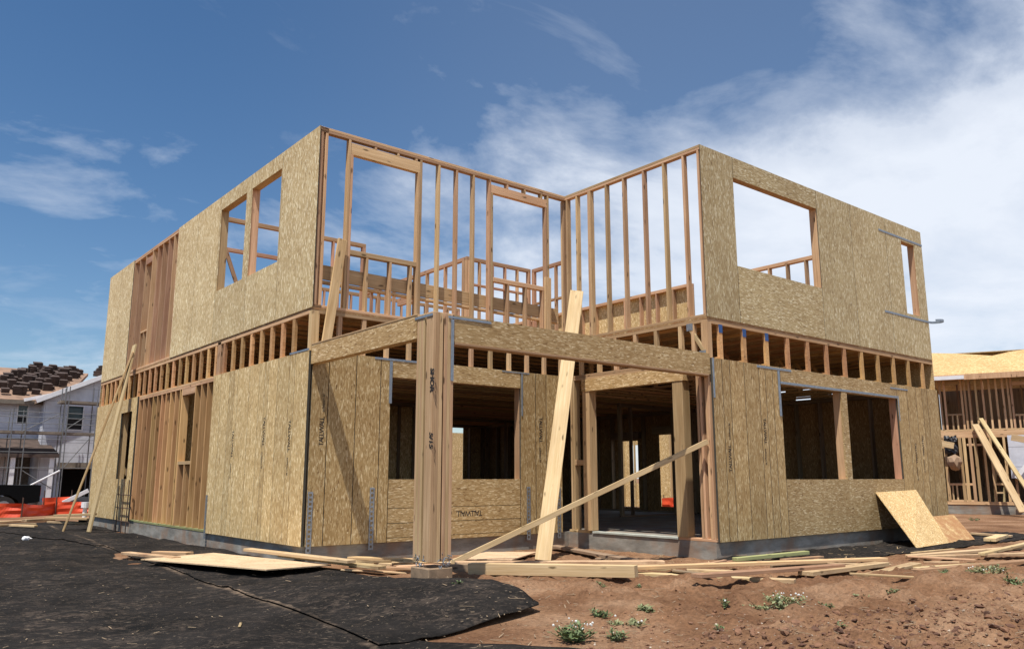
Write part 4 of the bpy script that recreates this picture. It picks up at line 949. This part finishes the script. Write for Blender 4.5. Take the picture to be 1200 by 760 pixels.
for px in (1099, 1103, 1110, 1128, 1133, 1140, 1146, 1156, 1164, 1180, 1190, 1200, 1214, 1228, 1240):
    x = loc(px, 550)[0]; rstick('stud', x, zb+.10, x, zf1-.12, .09 if px < 1150 else .07, .14, 'fir', parent=fr_lo)
for a, b, zs, h in ((1112, 1140, 567, .07), (1112, 1145, 588, .16), (1133, 1152, 521, .07), (1164, 1182, 567, .06), (1095, 1106, 520, .3)):
    xa, xb = loc(a, zs)[0], loc(b, zs)[0]; z = loc(a, zs)[1]; rstick('rough_sill', xa, z, xb, z, .125, h, 'fir', parent=fr_lo, side=(0, 1, 0))
for u in (1117, 1122, 1134): x = loc(u, 575)[0]; rstick('cripple_stud', x, zb+.1, x, loc(u, 568)[1], .05, .12, 'fir', parent=fr_lo)
# interior backing: framed partition and rear wall with the shade painted into its dark lumber
rbox('rear_wall', xL, xR, 5.0, 5.1, zb, ze, 'old_shade'); rbox('upper_floor', xL, xR, .1, 5.0, zf1-.10, zf1+.05, 'osbv'); rbox('side_wall', xL-.10, xL-.02, -.06, 5.0, zb, ze, 'osbv')
for px in range(1100, 1240, 16):
    x = loc(px, 500)[0]; rstick('partition_stud', x, zb, x, zf1-.1, .05, .1, 'fir_red', 2.4); rstick('partition_stud', x+.2, zf1+.05, x+.2, ze, .05, .1, 'fir_red', 2.0)
# plywood roof: eave, main slope and a rising gable to the right
ro_pts = [(xL-.45, -.6, ze+.0), (xR+.5, -.6, ze+.0), (xR+.5, 7.5, ze+2.45), (xL-.45, 7.5, ze+2.45)]
def rprism(name, pts, vec, mat):
    bm = bmesh.new(); prism(bm, pts, vec); return link(name, mesh_from(bm, name), mat, rh, RM)
e0 = loc(1093, 440, -.5); m0 = loc(1093, 413, 3.2); m1 = loc(1163, 416.5, 3.2); m2 = loc(1200, 409, 3.4); e1 = loc(1200, 442, -.5)
rf = osb('sunlit roof strand board', 0, (1.08, .98, .82))  # warm tint, even over the whole roof
KR = .42
def onroof(px, py):
    lo, hi = 0.0, 20.0
    for _ in range(50):
        md_ = (lo+hi)/2; x_, z_ = loc(px, py, md_)
        if z_ > ze+.02+KR*(md_+.55): lo = md_
        else: hi = md_
    return (x_, md_, ze+.02+KR*(md_+.55))
tops = [onroof(*p) for p in ((1091, 413.5), (1120, 414), (1163, 416.5), (1182, 412), (1200, 409.5))]
yt = tops[-1][1]
tops += [(xR+1, yt, ze+.02+KR*(yt+.55))]
rprism('roof', [(xL-.5, -.55, ze+.02), (xR+1, -.55, ze+.02)]+tops[::-1], (0, 0, -.03), rf)
rbox('fascia', xL-.55, xR+1, -.60, -.555, ze-.16, ze+.02, 'fir'); rbox('gutter_board', xL-.6, xL+1.0, -.66, -.605, ze-.14, ze-.02, 'white')
yb_ = max(t[1] for t in tops)+4
rprism('roof', [(xL-.5, yb_, ze+.02), (xR+1, yb_, ze+.02), (xR+1, yt+.02, ze+KR*(yt+.55)-.02), (tops[0][0], tops[0][1]+.02, tops[0][2]-.06)], (0, 0, -.03), rf)
# things in front of it
def rworld(px, py, back): 
    x, z = loc(px, py, back); return RM @ Vector((x, back, z))
for (p, q_, w, lab) in (((1199, 600), (1143, 497), .24, 'long pale plank leaning on the roofed house, left of the pair'), ((1215, 590), (1149, 490), .14, 'slimmer plank crossing behind the long one on the roofed house')):
    a = rworld(*p, -1.6); b = rworld(*q_, -.12); a.z = max(a.z, -.3) if a.z > -.6 else -.3
    tag(stick('leaning_plank', a, b, w, .05, 'pine', None, _r, .004), lab, 'plank')
bm = bmesh.new(); g_ = 8
xa, za = loc(1106, 511); xb, zb2 = loc(1123, 531)
rows = [[bm.verts.new(RM @ Vector((xa+(xb-xa)*i/g_, -.14-.12*abs(noise.noise(Vector((i*.7, j*.5, 2)))), za+(zb2-za)*j/g_+.1*noise.noise(Vector((i*.6, j*.6, 5)))))) for i in range(g_+1)] for j in range(g_+1)]
for j in range(g_):
    for i in range(g_): bm.faces.new((rows[j][i], rows[j][i+1], rows[j+1][i+1], rows[j+1][i]))
ex = bmesh.ops.extrude_face_region(bm, geom=list(bm.faces))
for v in [g for g in ex['geom'] if isinstance(g, bmesh.types.BMVert)]: v.co -= rd*.012
tag(link('tarp', mesh_from(bm, 'tarp'), 'tarp'), 'black tarp hanging from the studs of the roofed house', 'tarp')
p = rworld(1119, 541, -.25); lump('paper_bag', p, .22, 2, 'paper', 'brown paper bag hanging below the black tarp', 'bag', 1.2)
a = rworld(1101, 519, -.3); b = rworld(1118, 522, -.3); tag(stick('sill_board', a, b, .2, .05, 'pine', None, (0, 0, 1)), 'pale board end jutting out beside the black tarp', 'board')
# white wrap panel with a diagonal brace and small canopy at the right picture edge
wp = empty('wrap_panel', RM @ Vector((loc(1200, 590)[0], -.5, zb)), 'white wrapped porch panel with a diagonal brace at the right edge', 'panel')
x0, z1 = loc(1180, 510); x1 = x0+3.2; z0 = loc(1180, 560)[1]
bm = bmesh.new(); prism(bm, [RM @ Vector(p) for p in ((x0, -.22, z1), (x1, -.22, z1), (x1, -.22, zb), (x0+.55, -.22, zb), (x0+.30, -.22, z0), (x0, -.22, z0))], rd*.05); link('sheet', mesh_from(bm, 'sheet'), 'wrap', wp)
stick('brace', rworld(1191, 560, -.5), rworld(1222, 520, -.5), .12, .06, 'white', wp, (0, 0, 1)); stick('canopy_board', rworld(1185, 512, -.7), rworld(1230, 520, -.7), .2, .06, 'pine', wp, (0, 0, 1))
# step ladder inside the doorway of that house
ld = empty('step_ladder', RM @ Vector((loc(1170, 590)[0], .6, zb)), 'pale wooden ladder standing inside the roofed house', 'ladder')
for px in (1166, 1177):
    a = rworld(px, 591, .6); b = rworld(px+1, 545, .6); stick('rail', a, b, .07, .04, 'pine', ld, _r)
for py in (555, 566, 577): stick('rung', rworld(1166, py, .6), rworld(1178, py, .6), .05, .03, 'pine', ld, (0, 0, 1))

# ------------------------------------------------------------------ single storey framed house behind, seen through the openings
bh = empty('framed_house', (22, 20, -.25), 'low strand board house frame behind the site, glimpsed through the openings', 'house')
panel('wall', 'x', 19.5, .15, 3, 18, -.2, 3.0, [(6.0, 7.2, .7, 2.2), (10.5, 12, .7, 2.2)], 'osbv', bh); panel('wall', 'y', 21, .15, 9, 19.4, -.2, 3.0, [(12, 13.5, .7, 2.2)], 'osbv', bh)
fr = stick('top_plate', (19.43, 3, 3.05), (19.43, 18, 3.05), .14, .09, 'pine', bh)
for k in range(24): stick('stud', (19.44, 3.1+k*.61, -.2), (19.44, 3.1+k*.61, 3.0), .09, .04, 'pine', fr)

# ------------------------------------------------------------------ weeds, clods, chips
def weed(px, py, r, h, n, label, mat='leaf', flowers=0, seed=0):
    r *= .85; h *= .7; n = int(n*.85); flowers = int(flowers*.6)
    rr = random.Random(seed+int(px)); p = at(px, py, 2, G+.02); c = Vector((p.x, p.y, ground_top(p.x, p.y)-.01))
    bm = bmesh.new()
    for k in range(n):
        a = rr.uniform(0, 6.283); rad = r*math.sqrt(rr.random()); q0_ = .35; b = c+Vector((rad*math.cos(a), rad*math.sin(a), 0))*q0_; b.z = ground_top(b.x, b.y)
        hh = h*rr.uniform(.35, 1)*(1-.5*rad/r); tip = b+Vector((rad*.65*math.cos(a)+rr.uniform(-.3, .3)*hh, rad*.65*math.sin(a)+rr.uniform(-.3, .3)*hh, hh))
        tube(bm, b, tip, .0025, 3)
        for j in range(rr.randint(3, 6)):
            s = b.lerp(tip, rr.uniform(.2, 1)); l = rr.uniform(.025, .06)*(h/.15)**.5; d = Vector((rr.uniform(-1, 1), rr.uniform(-1, 1), rr.uniform(-.1, .7))).normalized(); sd = d.cross(Vector((rr.uniform(-.3, .3), rr.uniform(-.3, .3), 1))).normalized()*l*.28
            vs = [bm.verts.new(s), bm.verts.new(s+d*l*.5+sd), bm.verts.new(s+d*l), bm.verts.new(s+d*l*.5-sd)]; bm.faces.new(vs)
    me = bpy.data.meshes.new('weed'); bm.to_mesh(me); bm.free()
    o = tag(link('weed', me, mat), label, 'weed', 'weeds on the red soil')
    if mat == 'leafp' and r > .2:
        for q_ in ('label', 'category', 'group'): del o[q_]
        o['kind'] = 'stuff'
    if flowers:
        bm = bmesh.new()
        for k in range(flowers):
            a = rr.uniform(0, 6.283); rad = r*math.sqrt(rr.random()); q_ = c+Vector((rad*math.cos(a), rad*math.sin(a), h*rr.uniform(.6, 1.05)))
            bmesh.ops.create_icosphere(bm, subdivisions=1, radius=rr.uniform(.005, .011), matrix=Matrix.Translation(q_))
        tag(link('flower', mesh_from(bm, 'flower'), 'petal', o), kind='stuff')
    return o
weed(672, 745, .20, .24, 75, 'largest leafy weed with pale flowers beside the black cloth edge', 'leaf', 22)
weed(702, 720, .13, .13, 34, 'low leafy weed behind the largest flowering one')
weed(757, 718, .10, .15, 60, 'round fine leaved weed tuft in the middle of the red soil', 'leafp')
weed(720, 746, .12, .14, 26, 'small spiky weed right of the largest flowering one')
weed(737, 730, .22, .09, 40, 'thin pale weeds between the fine tuft and the spiky one', 'leafp', 6)
weed(845, 738, .06, .10, 14, 'tiny lone weed below the raised plank', 'leaf')
weed(920, 710, .26, .17, 70, 'wide bright weed patch with white flowers right of the raised plank', 'leafp', 26)
weed(893, 710, .30, .09, 50, 'flat pale green mat joining the wide flowered weed patch', 'leafp')
weed(968, 706, .09, .09, 22, 'small weed just right of the wide flowered patch')
weed(1010, 700, .12, .06, 22, 'thin pale weed halfway to the right stack', 'leafp')
weed(1047, 697, .09, .08, 22, 'small dark weed left of the turned soil bank')
weed(1065, 694, .10, .06, 18, 'sparse weed beside the small dark one', 'leafp')
weed(1103, 672, .14, .10, 40, 'leafy weed in front of the right board stack')
weed(1160, 672, .35, .11, 80, 'broad yellow green weed patch at the right edge', 'leafp', 16)
weed(1190, 684, .16, .14, 34, 'bright weed below the broad patch at the right edge')
weed(703, 691, .09, .05, 16, 'flat weed right beneath the thick square timber')
weed(536, 707, .08, .05, 10, 'tiny weed right beside the black cloth hump')
weed(748, 690, .06, .05, 10, 'tiny weed off the right end of the thick timber')
weed(1020, 608, .18, .16, 16, 'weed sprig by the right wall foot', 'leaf') if False else None
weed(1141, 609, .2, .18, 24, 'lone dark weed on the far soil beyond the leaning sheets')
weed(850, 712, .06, .14, 10, 'thin stalk weed left of the wide flowered patch', 'leaf', 4)
weed(985, 735, .08, .07, 14, 'tiny weed in the loose soil of the lower right')

def scatter(name, n, region, rmin, rmax, mat, seed, flat=.75, power=3):
    rr = random.Random(seed); bm = bmesh.new()
    for k in range(n):
        px, py = region(rr); p = at(px, py, 2, G+.03)
        if dist_house(p.x, p.y) < .12: continue
        s = rmin+(rmax-rmin)*rr.random()**power; z = ground_top(p.x, p.y)
        res = bmesh.ops.create_icosphere(bm, subdivisions=1, radius=1)
        rot = Matrix.Rotation(rr.uniform(0, 6.28), 3, 'Z') @ Matrix.Rotation(rr.uniform(-.6, .6), 3, 'X'); sc3 = (rr.uniform(.7, 1.3), rr.uniform(.7, 1.3), rr.uniform(.4, 1)*flat)
        for v in res['verts']:
            w = rot @ Vector([a*b for a, b in zip(v.co, sc3)]); v.co = Vector((p.x, p.y, z+s*.15))+w*s*rr.uniform(.62, 1.3)
    return tag(link(name, mesh_from(bm, name), mat), kind='stuff')
def reg_soil(rr):
    while True:
        px = rr.uniform(480, 1230); py = 668+95*rr.random()**.8
        if py > 700-(px-1000)*.07 or rr.random() < .25:
            if px > 640-(740-py)*1.0 or py < 690 and px > 600: return px, py
def reg_bank(rr):
    while True:
        px = rr.uniform(820, 1230); py = rr.uniform(682, 770)
        if (px-820)/400*60+py > 742 and rr.random() < .9: return px, py
scatter('soil_clods', 2200, reg_soil, .003, .020, 'clod', 3)
scatter('soil_clods', 1800, reg_bank, .004, .034, 'clod', 4, power=6)
scatter('dark_soil_clods', 700, reg_bank, .005, .04, 'clodd', 6, power=5)
scatter('pale_pebbles', 420, reg_soil, .003, .014, 'pebble', 8, power=4)
def chips(name, n, region, lmin, lmax, seed, mat='chip', label=None):
    rr = random.Random(seed); bm = bmesh.new()
    for k in range(n):
        px, py = region(rr); p = at(px, py, 2, G+.03)
        if dist_house(p.x, p.y) < .03: continue
        l = lmin+(lmax-lmin)*rr.random()**3; a = rr.uniform(0, 3.14); w = rr.uniform(.003, .009); z = ground_top(p.x, p.y)+.012
        m4 = Matrix.Translation((p.x, p.y, z)) @ Matrix.Rotation(a, 4, 'Z') @ Matrix.Rotation(rr.uniform(-.12, .12), 4, 'Y')
        add_box(bm, -l/2, l/2, -w/2, w/2, -.001, .0025, 0, m4)
    return tag(link(name, mesh_from(bm, name), mat), kind='stuff')
chips('wood_chips', 210, lambda r: (r.uniform(0, 620), 622+138*r.random()**1.3), .006, .08, 11)
chips('straw_bits', 420, lambda r: (r.uniform(520, 1200), 660+100*r.random()), .02, .16, 12)
chips('wood_scraps', 260, lambda r: (r.uniform(380, 1080), 641+24*r.random()), .04, .35, 13, 'pine')

# ------------------------------------------------------------------ daylight: sky, clouds, sun
sun_dir = Vector((-.36, -.20, 1)).normalized()
EL = math.asin(sun_dir.z); AZS = math.atan2(sun_dir.x, sun_dir.y)
sl_ = bpy.data.lights.new('sun', 'SUN'); sl_.energy = 4.4; sl_.angle = R(.53); sl_.color = (1, .95, .87)
so = bpy.data.objects.new('sun', sl_); COL.objects.link(so); so.rotation_euler = sun_dir.to_track_quat('Z', 'Y').to_euler(); so.location = (-20, -15, 40)
world = bpy.data.worlds.new('World'); scene.world = world; world.use_nodes = True
nt = world.node_tree; bg = nt.nodes['Background']; bg.inputs['Strength'].default_value = .10
sky = nt.nodes.new('ShaderNodeTexSky'); sky.sky_type = 'NISHITA'; sky.sun_disc = False; sky.sun_elevation = EL; sky.sun_rotation = AZS % (2*math.pi)
sky.altitude = 300; sky.air_density = 1.0; sky.dust_density = .4; sky.ozone_density = 2.0
hs = N(nt, 'ShaderNodeHueSaturation', Saturation=1.2, Value=.80); nt.links.new(sky.outputs[0], hs.inputs['Color'])
tc = nt.nodes.new('ShaderNodeTexCoord'); sx = nt.nodes.new('ShaderNodeSeparateXYZ'); nt.links.new(tc.outputs['Generated'], sx.inputs[0])
mx = N(nt, 'ShaderNodeMath', operation='MAXIMUM'); nt.links.new(sx.outputs['Z'], mx.inputs[0]); mx.inputs[1].default_value = 0.0
az = N(nt, 'ShaderNodeMath', operation='ADD'); nt.links.new(mx.outputs[0], az.inputs[0]); az.inputs[1].default_value = .22
dv = []
for ax in 'XY':
    d1 = N(nt, 'ShaderNodeMath', operation='DIVIDE'); nt.links.new(sx.outputs[ax], d1.inputs[0]); nt.links.new(az.outputs[0], d1.inputs[1]); dv.append(d1)
cb = nt.nodes.new('ShaderNodeCombineXYZ'); nt.links.new(dv[0].outputs[0], cb.inputs[0]); nt.links.new(dv[1].outputs[0], cb.inputs[1])
mp = nt.nodes.new('ShaderNodeMapping'); mp.inputs['Rotation'].default_value = (0, 0, R(52)); mp.inputs['Scale'].default_value = (1.0, 1.25, 1); mp.inputs['Location'].default_value = (1.3, .4, 0); nt.links.new(cb.outputs[0], mp.inputs[0])
n1 = N(nt, 'ShaderNodeTexNoise', Scale=2.0, Detail=11.0, Roughness=.60, Distortion=.25); nt.links.new(mp.outputs[0], n1.inputs['Vector'])
# more cloud to the right of the view than to the left
dt = N(nt, 'ShaderNodeVectorMath', operation='DOT_PRODUCT'); nt.links.new(tc.outputs['Generated'], dt.inputs[0]); dt.inputs[1].default_value = tuple(_r)
mr = N(nt, 'ShaderNodeMapRange'); nt.links.new(dt.outputs['Value'], mr.inputs[0]); mr.inputs[1].default_value = -.30; mr.inputs[2].default_value = .32; mr.inputs[3].default_value = -.10; mr.inputs[4].default_value = .24
mz = N(nt, 'ShaderNodeMapRange', interpolation_type='SMOOTHSTEP'); nt.links.new(sx.outputs['Z'], mz.inputs[0]); mz.inputs[1].default_value = .30; mz.inputs[2].default_value = .50; mz.inputs[3].default_value = .05; mz.inputs[4].default_value = -.20
a0_ = N(nt, 'ShaderNodeMath', operation='ADD'); nt.links.new(mr.outputs[0], a0_.inputs[0]); nt.links.new(mz.outputs[0], a0_.inputs[1])
ad = N(nt, 'ShaderNodeMath', operation='ADD'); nt.links.new(n1.outputs['Fac'], ad.inputs[0]); nt.links.new(a0_.outputs[0], ad.inputs[1])
cm = ramp(nt, ad.outputs[0], [(.45, (0, 0, 0)), (.58, (.32, .32, .32)), (.71, (.76, .76, .76)), (.88, (.95, .95, .95))])
cc = N(nt, 'ShaderNodeRGB'); cc.outputs[0].default_value = (6.3, 6.7, 7.4, 1)
mp2 = nt.nodes.new('ShaderNodeMapping'); mp2.inputs['Rotation'].default_value = (0, 0, R(38)); mp2.inputs['Scale'].default_value = (1.2, 1.8, 1); mp2.inputs['Location'].default_value = (2.1, 7.2, 0); nt.links.new(cb.outputs[0], mp2.inputs[0])
n2_ = N(nt, 'ShaderNodeTexNoise', Scale=1.9, Detail=9.0, Roughness=.6, Distortion=.5); nt.links.new(mp2.outputs[0], n2_.inputs['Vector'])
lz = N(nt, 'ShaderNodeMapRange'); nt.links.new(sx.outputs['Z'], lz.inputs[0]); lz.inputs[1].default_value = .04; lz.inputs[2].default_value = .22; lz.inputs[3].default_value = .13; lz.inputs[4].default_value = 0.0
a3_ = N(nt, 'ShaderNodeMath', operation='ADD'); nt.links.new(n2_.outputs['Fac'], a3_.inputs[0]); nt.links.new(lz.outputs[0], a3_.inputs[1])
c2_ = ramp(nt, a3_.outputs[0], [(.585, (0, 0, 0)), (.72, (.16, .16, .16)), (.86, (.5, .5, .5))])
cm = mixc(nt, 1.0, cm, c2_, 'SCREEN')
vl = N(nt, 'ShaderNodeMapRange', interpolation_type='SMOOTHSTEP'); nt.links.new(dt.outputs['Value'], vl.inputs[0]); vl.inputs[1].default_value = -.40; vl.inputs[2].default_value = .15; vl.inputs[3].default_value = 0.0; vl.inputs[4].default_value = .065
cm = mixc(nt, 1.0, cm, vl.outputs[0], 'SCREEN')
fin = mixc(nt, cm, hs.outputs[0], cc.outputs[0]); nt.links.new(fin, bg.inputs['Color'])

vs = scene.view_settings; vs.view_transform = 'Standard'; vs.look = 'None'; vs.gamma = 1.0; vs.exposure = 0.45; vs.use_curve_mapping = False
scene.display_settings.display_device = 'sRGB'
scene.cycles.max_bounces = 6; scene.cycles.diffuse_bounces = 2
scene.cycles.use_denoising = True
